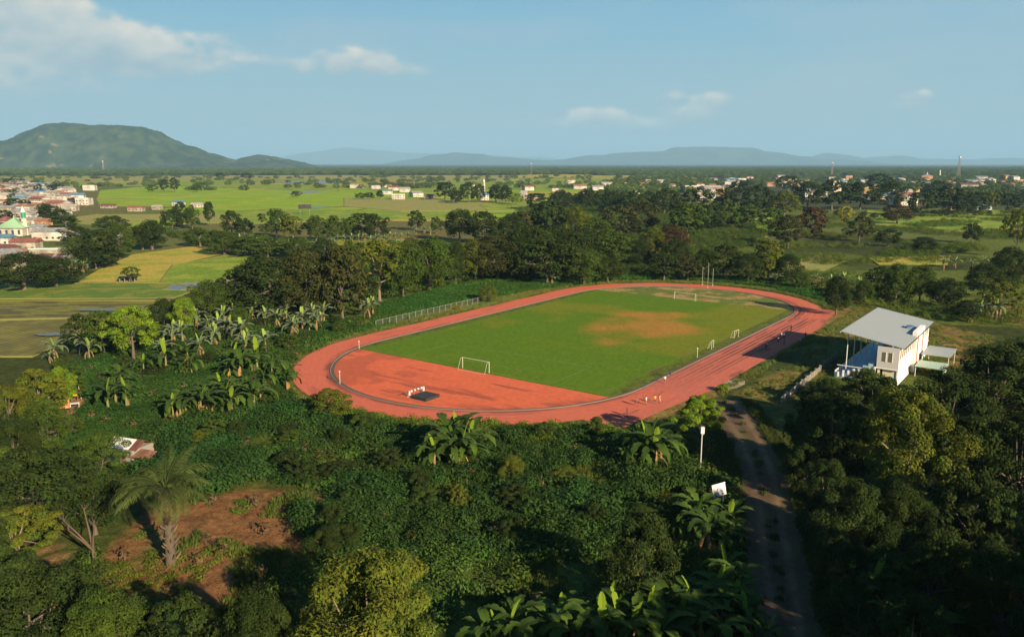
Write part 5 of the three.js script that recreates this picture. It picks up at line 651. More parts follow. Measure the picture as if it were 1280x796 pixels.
// ---------------------------------------------------------------- grandstand beside the home straight
{
  const [bx, bz] = onTrack(1.5, 72), g = thing('grandstand', 'white grandstand with grey sloping metal roof and pale blue terraces', 'grandstand', bx, 0, bz, -TRACK.yaw);
  const white = std(0.74, 0.72, 0.66, 0.85), grey = std(0.5, 0.5, 0.48, 0.85), roofM = std(0.33, 0.37, 0.37, 0.5, { metalness: 0.2 }), olive = std(0.12, 0.12, 0.06, 0.5), blue = std(0.32, 0.45, 0.52, 0.8), red = std(0.42, 0.19, 0.16, 0.8), dark = std(0.05, 0.05, 0.05, 0.4), cream = std(0.6, 0.55, 0.36, 0.85), green = std(0.3, 0.42, 0.34, 0.7);
  const x0 = -17, x1 = 17, zb = 5.2, zf = 1.4;   // rear and front of the enclosed rooms
  const put = (n, geo, m, p = g) => mesh(n, geo, m, p);
  // roof: one slope, higher towards the track
  const ry = (z) => 9.9 - (z + 6) * 0.17; const roof = put('roof', (() => { const q = box(34, 0.14, 12.2); const p = q.attributes.position; for (let i = 0; i < p.count; i++) p.setY(i, p.getY(i) + ry(p.getZ(i))); q.computeVertexNormals(); return q; })(), roofM);
  for (let k = 0; k < 34; k++) put('roof_rib', (() => { const q = box(0.09, 0.07, 12.1, -16.6 + k * 1.006, 0.1, 0); const p = q.attributes.position; for (let i = 0; i < p.count; i++) p.setY(i, p.getY(i) + ry(p.getZ(i))); q.computeVertexNormals(); return q; })(), roofM, roof);
  put('fascia', box(34.1, 0.35, 0.1, 0, ry(-6.1) - 0.15, -6.15), grey, roof); put('gutter', box(34.1, 0.22, 0.2, 0, ry(6.1) - 0.12, 6.2), dark, roof);
  // rear wall, storey by storey, with window openings between piers
  put('rear_wall', box(34 - 0.6, 5.1, 0.3, 0, 2.55, zb), white); put('wall_head', box(33.4, 0.4, 0.3, 0, 7.35, zb), white);
  const openings = []; for (let k = 0; k < 6; k++) openings.push(-16.2 + k * 2.0); for (let k = 0; k < 5; k++) openings.push(6.2 + k * 2.0);
  for (const x of openings) { const w = put('window', box(1.6, 1.9, 0.1, x + 0.9, 6.15, zb - 0.05), olive); for (let q = 0; q < 4; q++) put('louvre', box(1.56, 0.06, 0.12, x + 0.9, 5.45 + q * 0.45, zb + 0.05), olive, w); put('pier', box(0.36, 2.05, 0.3, x - 0.1, 6.13, zb), white); }
  put('pier', box(0.5, 2.05, 0.3, 16.4, 6.13, zb), white); put('pier', box(0.36, 2.05, 0.3, -4.3, 6.13, zb), white);
  const stair = put('stair_block', box(9.2, 8.9, 0.9, 1.2, 4.45, zb + 0.46), white); for (const x of [-2.4, 3.6]) put('red_pilaster', box(0.32, 6.4, 0.24, x, 4.9, zb + 1.02), red, stair); put('door', box(1.6, 2.3, 0.1, 1.9, 1.2, zb + 0.97), dark, stair);
  // end walls, front of the rooms, floor slab
  for (const s of [-1, 1]) { const w = put('end_wall', box(0.3, 4.3, zb - zf + 0.3, s * 16.85, 5.6, (zb + zf) / 2), grey); for (const z of [zf + 1.1, zf + 2.3]) { const f = put('window', box(0.34, 1.9, 0.7, s * 16.85, 5.7, z), olive, w); put('frame', box(0.4, 2.05, 0.1, s * 16.85, 5.7, z + 0.42), white, f); } put('ground_floor_wall', box(0.3, 3.1, 2.6, s * 16.4, 1.55, zb - 1.5), cream); put('column', box(0.4, 3.4, 0.4, s * 16.6, 1.7, zf + 0.3), cream); }
  put('floor_slab', box(34, 0.3, zb - zf + 0.5, 0, 3.3, (zb + zf) / 2), white); put('room_front', box(33, 3.6, 0.2, 0, 5.3, zf), blue); for (let k = 0; k < 7; k++) put('door', box(1.3, 2.1, 0.1, -13.5 + k * 4.5, 4.6, zf - 0.12), dark);
  // terraces towards the track
  for (let k = 0; k < 7; k++) put('terrace_step', box(33.6, 0.55 * (k + 1), 1.0, 0, 0.275 * (k + 1), -5.9 + k * 1.02), blue);
  for (const s of [-1, 1]) { const rail = put('balustrade', box(0.12, 0.12, 7.4, s * 16.9, 2.75, -2.6), white); for (let k = 0; k < 8; k++) put('baluster', box(0.34, 1.0 + 0.3 * (k % 2), 0.34, s * 16.9, 0.5 + 0.28 * k + 0.3, -6 + k * 1.0), white, rail); }
  { const rail = put('balustrade', box(33.6, 0.12, 0.14, 0, 1.5, -6.6), white); for (let k = 0; k < 18; k++) put('baluster', box(0.3, 1.45, 0.3, -16.6 + k * 1.95, 0.72, -6.6), white, rail); }
  for (let k = 0; k < 6; k++) put('roof_column', bar([-15.5 + k * 6.2, 0.5, -4.9], [-15.5 + k * 6.2, ry(-4.9) - 0.1, -4.9], 0.1, 10), grey);
  { const d = put('roof_dish', box(1.9, 0.12, 1.3, 2.2, ry(3.6) + 0.75, 3.6), std(0.06, 0.13, 0.32, 0.5)); for (const s of [-1, 1]) put('strut', bar([2.2 + s * 0.7, ry(3.6), 3.6], [2.2 + s * 0.7, ry(3.6) + 0.75, 3.6], 0.05), dark, d); }
  // lean-to canopies behind
  { const c = put('canopy', box(9.8, 0.12, 5.6, 5.6, 3.45, zb + 4.2), roofM); for (const [x, z] of [[1, 1.6], [10.2, 1.6], [1, 6.7], [10.2, 6.7]]) put('post', bar([x, 0, zb + z], [x, 3.4, zb + z], 0.07), grey, c); for (let k = 0; k < 9; k++) put('rib', box(0.08, 0.06, 5.5, 1.2 + k * 1.1, 3.54, zb + 4.2), roofM, c); }
  { const c = put('canopy', box(6.4, 0.12, 5.4, -3.2, 2.2, zb + 4.1), green); for (const [x, z] of [[-6.1, 1.6], [-0.3, 1.6], [-6.1, 6.5], [-0.3, 6.5]]) put('post', bar([x, 0, zb + z], [x, 2.15, zb + z], 0.07), grey, c); put('side_panel', box(6.3, 1.3, 0.1, -3.2, 1.4, zb + 6.7), green, c); }
}
{ // low boundary wall from the stand towards the road
  const a = onTrack(1, 61.3), b = onTrack(-41, 62.3), l = Math.hypot(b[0] - a[0], b[1] - a[1]), t = thing('boundary_wall', 'low grey concrete wall between the grandstand and the dirt road', 'wall', (a[0] + b[0]) / 2, 0, (a[1] + b[1]) / 2, -Math.atan2(b[1] - a[1], b[0] - a[0])), m = std(0.3, 0.29, 0.26, 1, { map: grain });
  for (let k = 0; k < 12; k++) { const x = -l / 2 + (k + 0.5) * (l / 12); mesh('panel', box(l / 12 - 0.34, 1.25, 0.14, x, 0.6, 0), m, t); mesh('pillar', box(0.32, 1.6, 0.32, x - l / 24, 0.8, 0), m, t); }
}

// ---------------------------------------------------------------- sports equipment
const paint = std(0.42, 0.42, 0.31, 0.7);
function goal(u, v, w, h, depth, label, name, turn, group) {
  const [x, z] = onTrack(u, v), t = thing(name, label, 'goal', x, 0, z, -TRACK.yaw + turn, group), r = w > 5 ? 0.075 : 0.06;
  for (const s of [-1, 1]) { mesh('post', bar([0, 0, (s * w) / 2], [0, h, (s * w) / 2], r, 8), paint, t); mesh('back_stay', merge([bar([0, h, (s * w) / 2], [depth * 0.4, h, (s * w) / 2], 0.035), bar([depth * 0.4, h, (s * w) / 2], [depth, 0.05, (s * w) / 2], 0.035)]), paint, t); }
  mesh('crossbar', bar([0, h, -w / 2 - r], [0, h, w / 2 + r], r, 8), paint, t); mesh('ground_bar', bar([depth, 0.05, -w / 2], [depth, 0.05, w / 2], 0.035), paint, t);
}
goal(-55.6, 1.2, 7.32, 2.44, -1.6, 'full-size white goal beside the red apron of the pitch', 'football_goal', 0);
goal(55, 0.1, 7.32, 2.44, 1.6, 'full-size white goal beside the rough grass past the pitch', 'football_goal', 0);
goal(-5.4, 34.4, 2.4, 1.9, 1.0, 'small white goal frame by the home straight, beside the short post', 'small_goal', Math.PI / 2 + 0.2); goal(9.8, 34.6, 2.4, 1.9, 1.0, 'small white goal frame by the home straight, opposite the shaded group', 'small_goal', Math.PI / 2 - 0.1);
{ const [x, z] = onTrack(-77.2, 6.1), t = thing('landing_mat', 'square black landing mat lying on the red apron', 'mat', x, 0.03, z, 0.941); const m = std(0.018, 0.018, 0.02, 0.8); for (const s of [-1, 1]) mesh('cushion', box(1.95, 0.5, 3.9, s * 0.99, 0.25, 0), m, t); mesh('cover', box(4.0, 0.04, 4.0, 0, 0.53, 0), m, t); }
{ const [x, z] = onTrack(-76.7, 3.4), t = thing('hurdle_bar', 'white-blocked bar on two white stands beside the black mat', 'bar', x, 0.03, z, 0.941); const w = std(0.6, 0.6, 0.56, 0.6), d = std(0.12, 0.07, 0.05, 0.8); for (const s of [-1, 1]) mesh('stand', merge([box(0.26, 1.15, 0.26, s * 2.0, 0.58, 0), box(0.5, 0.12, 0.8, s * 2.0, 0.06, 0)]), w, t); mesh('rail', bar([-3.4, 1.05, 0], [2.2, 1.05, 0], 0.06, 8), d, t); for (const k of [-1.4, -0.45, 0.5, 1.4]) mesh('block', box(0.34, 0.3, 0.24, k, 1.06, 0), w, t); }
for (const [u, v, h, label] of [[-56.2, -34.3, 1.9, 'short white post beside the corner of the pitch and apron'], [-80.2, -14.4, 2.6, 'thin post with white head on the red apron by the curve'], [-16.4, 35.2, 2.2, 'short post with pale head between pitch and home straight']]) { const [x, z] = onTrack(u, v), t = thing('marker_post', label, 'post', x, 0.03, z); mesh('pole', bar([0, 0, 0], [0, h, 0], 0.06, 8), paint, t); mesh('head', box(0.22, 0.32, 0.22, 0, h, 0), paint, t); }
for (const [u, v, h] of [[91, -9, 6.4], [84, -4, 9], [91, -5, 6.2]]) { const [x, z] = onTrack(u, v), t = thing('flag_pole', h > 8 ? 'tallest of three thin poles at the far curve' : 'shorter of three thin poles at the far curve', 'pole', x, 0, z, 0, h > 8 ? undefined : 'short poles at the far curve'), m = std(0.28, 0.31, 0.26, 0.6); mesh('pole', bar([0, 0, 0], [0, h, 0], 0.06, 8), m, t); mesh('foot', box(0.5, 0.25, 0.5, 0, 0.12, 0), m, t); mesh('cap', new THREE.SphereGeometry(0.12, 8, 6).translate(0, h, 0), m, t); }
{ // chain fence behind the back straight
  const a = onTrack(-36, -49.2), b = onTrack(15, -50.2), l = Math.hypot(b[0] - a[0], b[1] - a[1]), n = 19, t = thing('chain_fence', 'grey post-and-wire fence along the outside of the back straight', 'fence', (a[0] + b[0]) / 2, 0, (a[1] + b[1]) / 2, -Math.atan2(b[1] - a[1], b[0] - a[0])), m = std(0.2, 0.21, 0.17, 0.9);
  for (let k = 0; k <= n; k++) mesh('post', box(0.11, 2.1, 0.11, -l / 2 + (k * l) / n, 1.05, 0), m, t); for (let k = 0; k < 7; k++) mesh('wire', bar([-l / 2, 0.3 + k * 0.28, 0], [l / 2, 0.3 + k * 0.28, 0], 0.02, 4), m, t); mesh('top_rail', bar([-l / 2, 2.08, 0.02], [l / 2, 2.08, 0.02], 0.03, 6), m, t);
}
{ // lamp post and board near the road
  const w = std(0.55, 0.55, 0.52, 0.6), t = thing('lamp_post', 'thin grey pole topped by a white lamp box by the road', 'lamp post', SPOT.lamp[0], 0, SPOT.lamp[1]); mesh('pole', bar([0, 0, 0], [0, 6.4, 0], 0.09, 8), std(0.4, 0.4, 0.4, 0.7), t); mesh('lamp_box', box(0.5, 0.95, 0.4, 0.05, 6.6, 0), w, t); mesh('bracket', bar([0, 5.8, 0], [0.3, 6.1, 0.1], 0.04), w, t);
  const s = thing('notice_board', 'blank white tilted board standing in the bananas by the road', 'sign', SPOT.board[0], 0, SPOT.board[1], 0.55); for (const k of [-1, 1]) mesh('leg', bar([k * 0.8, 0, 0], [k * 0.8, 2.6, 0], 0.06), std(0.3, 0.28, 0.25, 0.8), s); const b = mesh('panel', box(2.3, 1.5, 0.08), w, s); b.position.set(0, 3.0, 0); b.rotation.x = -0.25; mesh('edge', box(2.4, 0.08, 0.14, 0, 0.79, 0), std(0.5, 0.5, 0.46), b);
}

// ---------------------------------------------------------------- people
function bodyShape(pose) {   // one continuous skin from tapered capsules, about 1.7 m tall
  const J = pose, caps = [[J.pelvis, J.chest, 0.14, 0.155], [J.chest, J.neck, 0.15, 0.075], [J.neck, J.head, 0.06, 0.085], [J.head, J.crown, 0.1, 0.095], [J.shL, J.shR, 0.075, 0.075], [J.hipL, J.hipR, 0.105, 0.105]];
  for (const s of ['L', 'R']) { caps.push([J['sh' + s], J['el' + s], 0.056, 0.045], [J['el' + s], J['wr' + s], 0.045, 0.032], [J['wr' + s], J['ha' + s], 0.036, 0.03], [J['hip' + s], J['kn' + s], 0.09, 0.062], [J['kn' + s], J['an' + s], 0.06, 0.042], [J['an' + s], J['to' + s], 0.045, 0.035]); const h = J['ha' + s]; for (let f = 0; f < 4; f++) caps.push([h, [h[0] + (f - 1.5) * 0.012, h[1] - 0.06, h[2] + (f - 1.5) * 0.014], 0.014, 0.01]); caps.push([h, [h[0], h[1] - 0.025, h[2] - 0.045], 0.014, 0.011]); }
  const N = 72, mc = new MarchingCubes(N, new THREE.MeshBasicMaterial(), false, false, 60000); mc.isolation = 0;
  const segd = (p, [a, b, r0, r1]) => { const ab = [b[0] - a[0], b[1] - a[1], b[2] - a[2]], ap = [p[0] - a[0], p[1] - a[1], p[2] - a[2]], t = clamp((ap[0] * ab[0] + ap[1] * ab[1] + ap[2] * ab[2]) / (ab[0] ** 2 + ab[1] ** 2 + ab[2] ** 2 + 1e-9)); return Math.hypot(ap[0] - ab[0] * t, ap[1] - ab[1] * t, ap[2] - ab[2] * t) - lerp(r0, r1, t); };
  for (let k = 0; k < N; k++) for (let j = 0; j < N; j++) for (let i = 0; i < N; i++) { const p = [((i - N / 2) / (N / 2)) * 0.95, ((j - N / 2) / (N / 2)) * 0.95 + 0.86, ((k - N / 2) / (N / 2)) * 0.95]; let d = 1; for (const c of caps) { const e = segd(p, c), h = clamp(0.5 + (0.5 * (d - e)) / 0.03); d = lerp(d, e, h) - 0.03 * h * (1 - h); } mc.field[k * N * N + j * N + i] = -d; }
  mc.update(); const n = mc.count, P = new Float32Array(n * 3), Q = mc.normalArray.slice(0, n * 3); for (let i = 0; i < n * 3; i++) P[i] = mc.positionArray[i] * 0.95 + (i % 3 === 1 ? 0.86 : 0);
  const g = new THREE.BufferGeometry(); g.setAttribute('position', new THREE.BufferAttribute(P, 3)); g.setAttribute('normal', new THREE.BufferAttribute(Q, 3)); return g;
}
const stand0 = { pelvis: [0, 0.95, 0], chest: [0, 1.28, 0.01], neck: [0, 1.47, 0], head: [0, 1.56, 0.02], crown: [0, 1.62, 0.015], shL: [-0.17, 1.4, 0], shR: [0.17, 1.4, 0], elL: [-0.24, 1.13, -0.02], elR: [0.24, 1.13, -0.02], wrL: [-0.25, 0.9, 0.06], wrR: [0.25, 0.9, 0.06], haL: [-0.25, 0.83, 0.08], haR: [0.25, 0.83, 0.08], hipL: [-0.09, 0.9, 0], hipR: [0.09, 0.9, 0], knL: [-0.1, 0.5, 0.02], knR: [0.1, 0.5, 0.02], anL: [-0.1, 0.08, -0.02], anR: [0.1, 0.08, -0.02], toL: [-0.12, 0.04, 0.13], toR: [0.12, 0.04, 0.13] };
const walk0 = { ...stand0, chest: [0, 1.28, 0.05], neck: [0, 1.47, 0.07], head: [0, 1.56, 0.09], crown: [0, 1.62, 0.09], shL: [-0.17, 1.4, 0.07], shR: [0.17, 1.4, 0.07], elL: [-0.25, 1.14, 0.2], elR: [0.25, 1.14, -0.12], wrL: [-0.22, 1.1, 0.4], wrR: [0.24, 0.95, -0.05], haL: [-0.2, 1.12, 0.47], haR: [0.24, 0.9, 0.0], knL: [-0.1, 0.53, -0.1], anL: [-0.1, 0.2, -0.4], toL: [-0.11, 0.08, -0.3], knR: [0.1, 0.55, 0.24], anR: [0.1, 0.09, 0.26], toR: [0.11, 0.04, 0.4] };
const BODY = [bodyShape(stand0), bodyShape(walk0)];
const bodyCache = {};
function dressed(pose, shirt, trousers) { const key = pose + String(shirt) + trousers; if (bodyCache[key]) return bodyCache[key]; const g = BODY[pose].clone(), p = g.attributes.position, c = [], skin = [0.2, 0.11, 0.07]; for (let i = 0; i < p.count; i++) { const x = Math.abs(p.getX(i)), y = p.getY(i), arm = x > 0.19 && y < 1.22 && y > 0.7; c.push(...(y < 0.1 ? [0.05, 0.05, 0.05] : y > 1.47 || arm ? skin : y > 0.96 ? shirt : y > 0.45 ? trousers : skin)); } g.setAttribute('color', new THREE.Float32BufferAttribute(c, 3)); return (bodyCache[key] = g); }
const clothMat = new THREE.MeshStandardMaterial({ vertexColors: true, roughness: 0.9 }), hairMat = std(0.012, 0.01, 0.009, 0.7), hairGeo = [0, 0.075].map((z) => new THREE.SphereGeometry(0.112, 14, 10, 0, 6.283, 0, 1.75).rotateX(-0.35).translate(0, 1.615, 0.005 + z));
for (const [u, v, pose, turn, shirt, trousers, label] of [
  [-41.1, 38.8, 1, 2.6, [0.6, 0.6, 0.6], [0.1, 0.1, 0.12], 'person in white walking on the track beside the kerb'],
  [-36.2, 37.7, 1, 2.6, [0.03, 0.03, 0.03], [0.03, 0.03, 0.04], 'person in black walking on the track beside the kerb'],
  [-64.9, 42.9, 0, 1.2, [0.03, 0.035, 0.06], [0.03, 0.03, 0.05], 'person in dark navy standing in the tree shadow on track'],
  [-55, 43.4, 0, 0.4, [0.7, 0.3, 0.02], [0.05, 0.05, 0.05], 'person in orange shirt and black shorts standing on the track'],
  [-54.1, 43.9, 0, 2.2, [0.72, 0.34, 0.03], [0.5, 0.5, 0.5], 'person in orange shirt and white shorts standing on the track'],
  [-58.2, 41.2, 1, 0.6, [0.2, 0.08, 0.06], [0.08, 0.06, 0.05], 'person in dull red running across the lanes'],
  [-56.6, 42.4, 0, 0.9, [0.45, 0.4, 0.34], [0.2, 0.12, 0.1], 'person in beige standing on the lanes behind the orange shirts'],
  [25.8, 43.6, 0, 2, [0.03, 0.03, 0.035], [0.03, 0.03, 0.03], 'person in black standing at the edge of the grandstand shadow'],
  [15.5, 44.3, 0, 1, [0.3, 0.34, 0.5], [0.06, 0.07, 0.12], 'person in pale blue in the grandstand shadow'], [14.6, 45.2, 1, 3, [0.06, 0.07, 0.2], [0.04, 0.04, 0.06], 'person in dark blue walking in the grandstand shadow'],
  [9.0, 45.6, 0, 0, [0.45, 0.14, 0.14], [0.05, 0.05, 0.05], 'person in dusty red in the grandstand shadow'], [0.6, 45.4, 1, 2, [0.025, 0.025, 0.025], [0.03, 0.03, 0.03], 'person in black walking at the tip of grandstand shadow'],
  [19, 49.3, 0, 5, [0.03, 0.03, 0.04], [0.03, 0.03, 0.03], 'person in black standing behind the group in grandstand shadow'], [11.4, 50.2, 0, 4, [0.5, 0.52, 0.5], [0.1, 0.1, 0.1], 'person in light grey on the grass by the grandstand steps'],
  [7.6, 47.6, 1, 4, [0.08, 0.12, 0.1], [0.04, 0.04, 0.04], 'person in dark green walking in the grandstand shadow']]) {
  const [x, z] = onTrack(u, v), t = thing('person', label, 'person', x, 0.05, z, turn); mesh('body', dressed(pose, shirt, trousers), clothMat, t); mesh('hair', hairGeo[pose], hairMat, t);
}

// ---------------------------------------------------------------- buildings
const ROOF = [[0.34, 0.13, 0.1], [0.36, 0.38, 0.38], [0.14, 0.3, 0.44], [0.18, 0.34, 0.23], [0.42, 0.22, 0.12], [0.2, 0.09, 0.075], [0.55, 0.52, 0.45], [0.05, 0.045, 0.05]].map((c) => std(...c, 0.75, { map: grain }));
const ROOF_WORDS = ['red', 'grey metal', 'blue', 'green', 'orange', 'dark maroon', 'pale', 'near-black'];
const WALL = [[0.5, 0.46, 0.38], [0.68, 0.66, 0.6], [0.42, 0.38, 0.3], [0.6, 0.35, 0.2], [0.55, 0.36, 0.22], [0.66, 0.45, 0.12], [0.3, 0.32, 0.33]].map((c) => std(...c, 0.9, { map: grain }));
const WALL_WORDS = ['cream', 'white', 'drab', 'peach', 'brick-brown', 'yellow', 'slate'];
const glassDark = std(0.05, 0.055, 0.06, 0.25), doorMat = std(0.16, 0.09, 0.05, 0.8), trimMat = std(0.55, 0.53, 0.48, 0.85);
const geoCache = {};
const boxOf = (w, h, d) => geoCache[[w, h, d]] || (geoCache[[w, h, d]] = new THREE.BoxGeometry(w, h, d));
function prism(w, d, h) { const s = new THREE.Shape([new THREE.Vector2(-d / 2, 0), new THREE.Vector2(d / 2, 0), new THREE.Vector2(d / 2, 0.12), new THREE.Vector2(0, h), new THREE.Vector2(-d / 2, 0.12)]); return new THREE.ExtrudeGeometry(s, { depth: w, bevelEnabled: false }).translate(0, 0, -w / 2).rotateY(Math.PI / 2); }
const VILLAGE = { lv: 'in the village beside the rice fields', mf: 'standing among the rice fields', cv: 'in the hamlet out on the rice plain', rh: 'among the trees of the far suburb', tn: 'in the far town below the lattice tower' };
function house(x, z, w, d, h, rc, wc, kind, yaw, zone) {
  const dist = Math.hypot(x, z), form = { g: 'gabled', f: 'flat-roofed', p: 'hip-roofed' }[kind], t = thing('house', `${WALL_WORDS[wc]} ${form} house with ${ROOF_WORDS[rc]} roof ${VILLAGE[zone]}`, 'house', x, 0, z, (yaw * Math.PI) / 180, `${WALL_WORDS[wc]} ${form} houses with ${ROOF_WORDS[rc]} roofs ${VILLAGE[zone]}`);
  const wall = mesh('wall', boxOf(w, h, d), WALL[wc], t); wall.position.y = h / 2;
  if (kind === 'g') { mesh('roof', prism(w + 0.9, d + 1.1, Math.min(2.6, d * 0.22)), ROOF[rc], t).position.y = h + 0.01; }
  else if (kind === 'p') { const r = mesh('roof', new THREE.CylinderGeometry(0.12, 0.7071, 1, 4, 1).rotateY(Math.PI / 4), ROOF[rc], t); r.scale.set(w + 1, Math.min(3.2, d * 0.26), d + 1); r.position.y = h + Math.min(3.2, d * 0.26) / 2; }
  else { const r = mesh('roof', boxOf(w + 0.4, 0.25, d + 0.4), ROOF[rc], t); r.position.y = h + 0.13; const q = mesh('parapet', boxOf(w + 0.5, 0.5, 0.2), trimMat, t); q.position.set(0, h + 0.5, d / 2 + 0.1); }
  if (dist < 1100) { const n = Math.max(2, Math.round(w / 3.2)); for (let k = 0; k < n; k++) { const px = -w / 2 + ((k + 0.5) * w) / n; for (let f = 0; f < Math.max(1, Math.floor(h / 2.9)); f++) { if (k === 1 && f === 0) { mesh('door', boxOf(1, 2.1, 0.1), doorMat, t).position.set(px, 1.05, d / 2 + 0.04); continue; } const b = mesh('window', boxOf(1.3, 1.2, 0.1), glassDark, t); b.position.set(px, 1.7 + f * 2.9, d / 2 + 0.03); mesh('sill', boxOf(1.5, 0.1, 0.2), trimMat, b).position.y = -0.66; } } }
  return t;
}
for (const [x, z, w, d, h, rc, wc, kind, yaw, zone] of HOUSES) house(x, z, w, d, h, rc, wc, kind, yaw, zone);
{
  const R = rng(55), pick = (a) => a[Math.floor(R() * a.length)]; let n = 0;
  scatter(AREA.lvFill, 26, 81, (x, z, q) => { if (R() < 0.12) return; n++; house(x, z, 9 + R() * 6, 8 + R() * 3, 3 + R() * 2.4, pick([0, 1, 1, 6, 4, 5, 6, 6, 1, 2]), pick([0, 1, 1, 2, 0]), pick(['g', 'g', 'g', 'f', 'p']), Math.round(R() * 30 - 15), 'lv'); });
  let m = 0; const town = [[180, -950], [420, -850], [700, -900], [1150, -1750], [1300, -2100], [700, -2100], [420, -1700]];
  scatter(town, 112, 82, (x, z, q) => { if (R() < 0.1) return; m++; house(x, z, 14 + R() * 14, 10 + R() * 8, 6 + R() * 7, pick([0, 1, 1, 2, 4, 5, 6, 6]), pick([0, 1, 1, 1, 3, 5]), pick(['g', 'g', 'f', 'p']), Math.round(R() * 60 - 30), x > 560 ? 'tn' : 'rh'); });
}
{ // mosque with pyramid roof, and its minaret
  const [mx, mz] = SPOT.mosque, t = thing('mosque', 'mosque hall with pale green pyramid roof beside the minaret', 'mosque', mx, 0, mz, 0.1); mesh('wall', box(15, 5, 14, 0, 2.5, 0), WALL[1], t); mesh('roof', new THREE.ConeGeometry(11.6, 6, 4).rotateY(Math.PI / 4).translate(0, 8, 0), std(0.24, 0.42, 0.24, 0.7), t); mesh('eave', box(16.5, 0.3, 15.5, 0, 5.15, 0), trimMat, t); mesh('finial', bar([0, 10.8, 0], [0, 12.2, 0], 0.12), trimMat, t); for (let k = 0; k < 4; k++) mesh('window', box(1.4, 2.6, 0.1, -5.4 + k * 3.6, 2.5, 7.04), glassDark, t);
  const minaret = (x, z, s, label, shaft, cap) => { const m = thing('minaret', label, 'minaret', x, 0, z); m.scale.setScalar(s); mesh('shaft', new THREE.CylinderGeometry(1.5, 1.9, 10, 8).translate(0, 5, 0), shaft, m); mesh('balcony', new THREE.CylinderGeometry(2.4, 1.9, 0.7, 8).translate(0, 10.3, 0), trimMat, m); mesh('drum', new THREE.CylinderGeometry(1.3, 1.3, 3.6, 8).translate(0, 12.4, 0), cap, m); mesh('spire', new THREE.ConeGeometry(1.5, 4, 8).translate(0, 16.2, 0), trimMat, m); for (let k = 0; k < 3; k++) mesh('window', box(0.6, 1.1, 0.1, 0, 3 + k * 2.6, 1.84 - k * 0.1), glassDark, m); };
  minaret(...SPOT.minaret, 1, 'cream minaret with green drum and pale spire in the village', std(0.62, 0.55, 0.36), std(0.02, 0.2, 0.11, 0.5)); minaret(...SPOT.minaretW, 1.15, 'slender white minaret on the rice plain beyond a dark grove', WALL[1], WALL[1]);
  minaret(SPOT.townTwA[0], SPOT.townTwA[1], 1.2, 'orange-capped minaret in the far town', std(0.55, 0.42, 0.3), std(0.5, 0.25, 0.1)); minaret(SPOT.townTwB[0], SPOT.townTwB[1], 1.4, 'pale green minaret in the far town beside the lattice tower', std(0.5, 0.52, 0.42), std(0.4, 0.5, 0.36));
}
{ // lattice masts
  const mast = (x, z, h, w, label) => { const t = thing('lattice_tower', label, 'tower', x, 0, z), m = std(0.2, 0.17, 0.16, 0.8), n = Math.round(h / 6); const at = (k, i) => { const r = lerp(w, w * 0.18, k / n), a = Math.PI / 4 + (i * Math.PI) / 2; return [Math.cos(a) * r, (k / n) * h, Math.sin(a) * r]; }; for (let i = 0; i < 4; i++) mesh('leg', bar(at(0, i), at(n, i), w * 0.06, 5), m, t); const br = []; for (let k = 0; k < n; k++) for (let i = 0; i < 4; i++) br.push(bar(at(k, i), at(k + 1, (i + 1) % 4), w * 0.045, 4), bar(at(k + 1, i), at(k + 1, (i + 1) % 4), w * 0.045, 4)); mesh('bracing', merge(br), m, t); for (let i = 0; i < 3; i++) mesh('antenna', box(w * 0.35, h * 0.06, w * 0.35, Math.cos(i * 2.1) * w * 0.35, h * 0.92, Math.sin(i * 2.1) * w * 0.35), trimMat, t); };
  mast(...SPOT.tower2, 66, 6, 'tall red-grey lattice tower rising over the far town'); mast(...SPOT.tower1, 56, 6, 'pale lattice tower at the foot of the flat-topped hill'); mast(...SPOT.tower3, 46, 4.5, 'pale lattice mast at the edge of the far forest'); mast(...SPOT.mast, 48, 4.5, 'faint lattice mast beyond the suburb roofs');
}
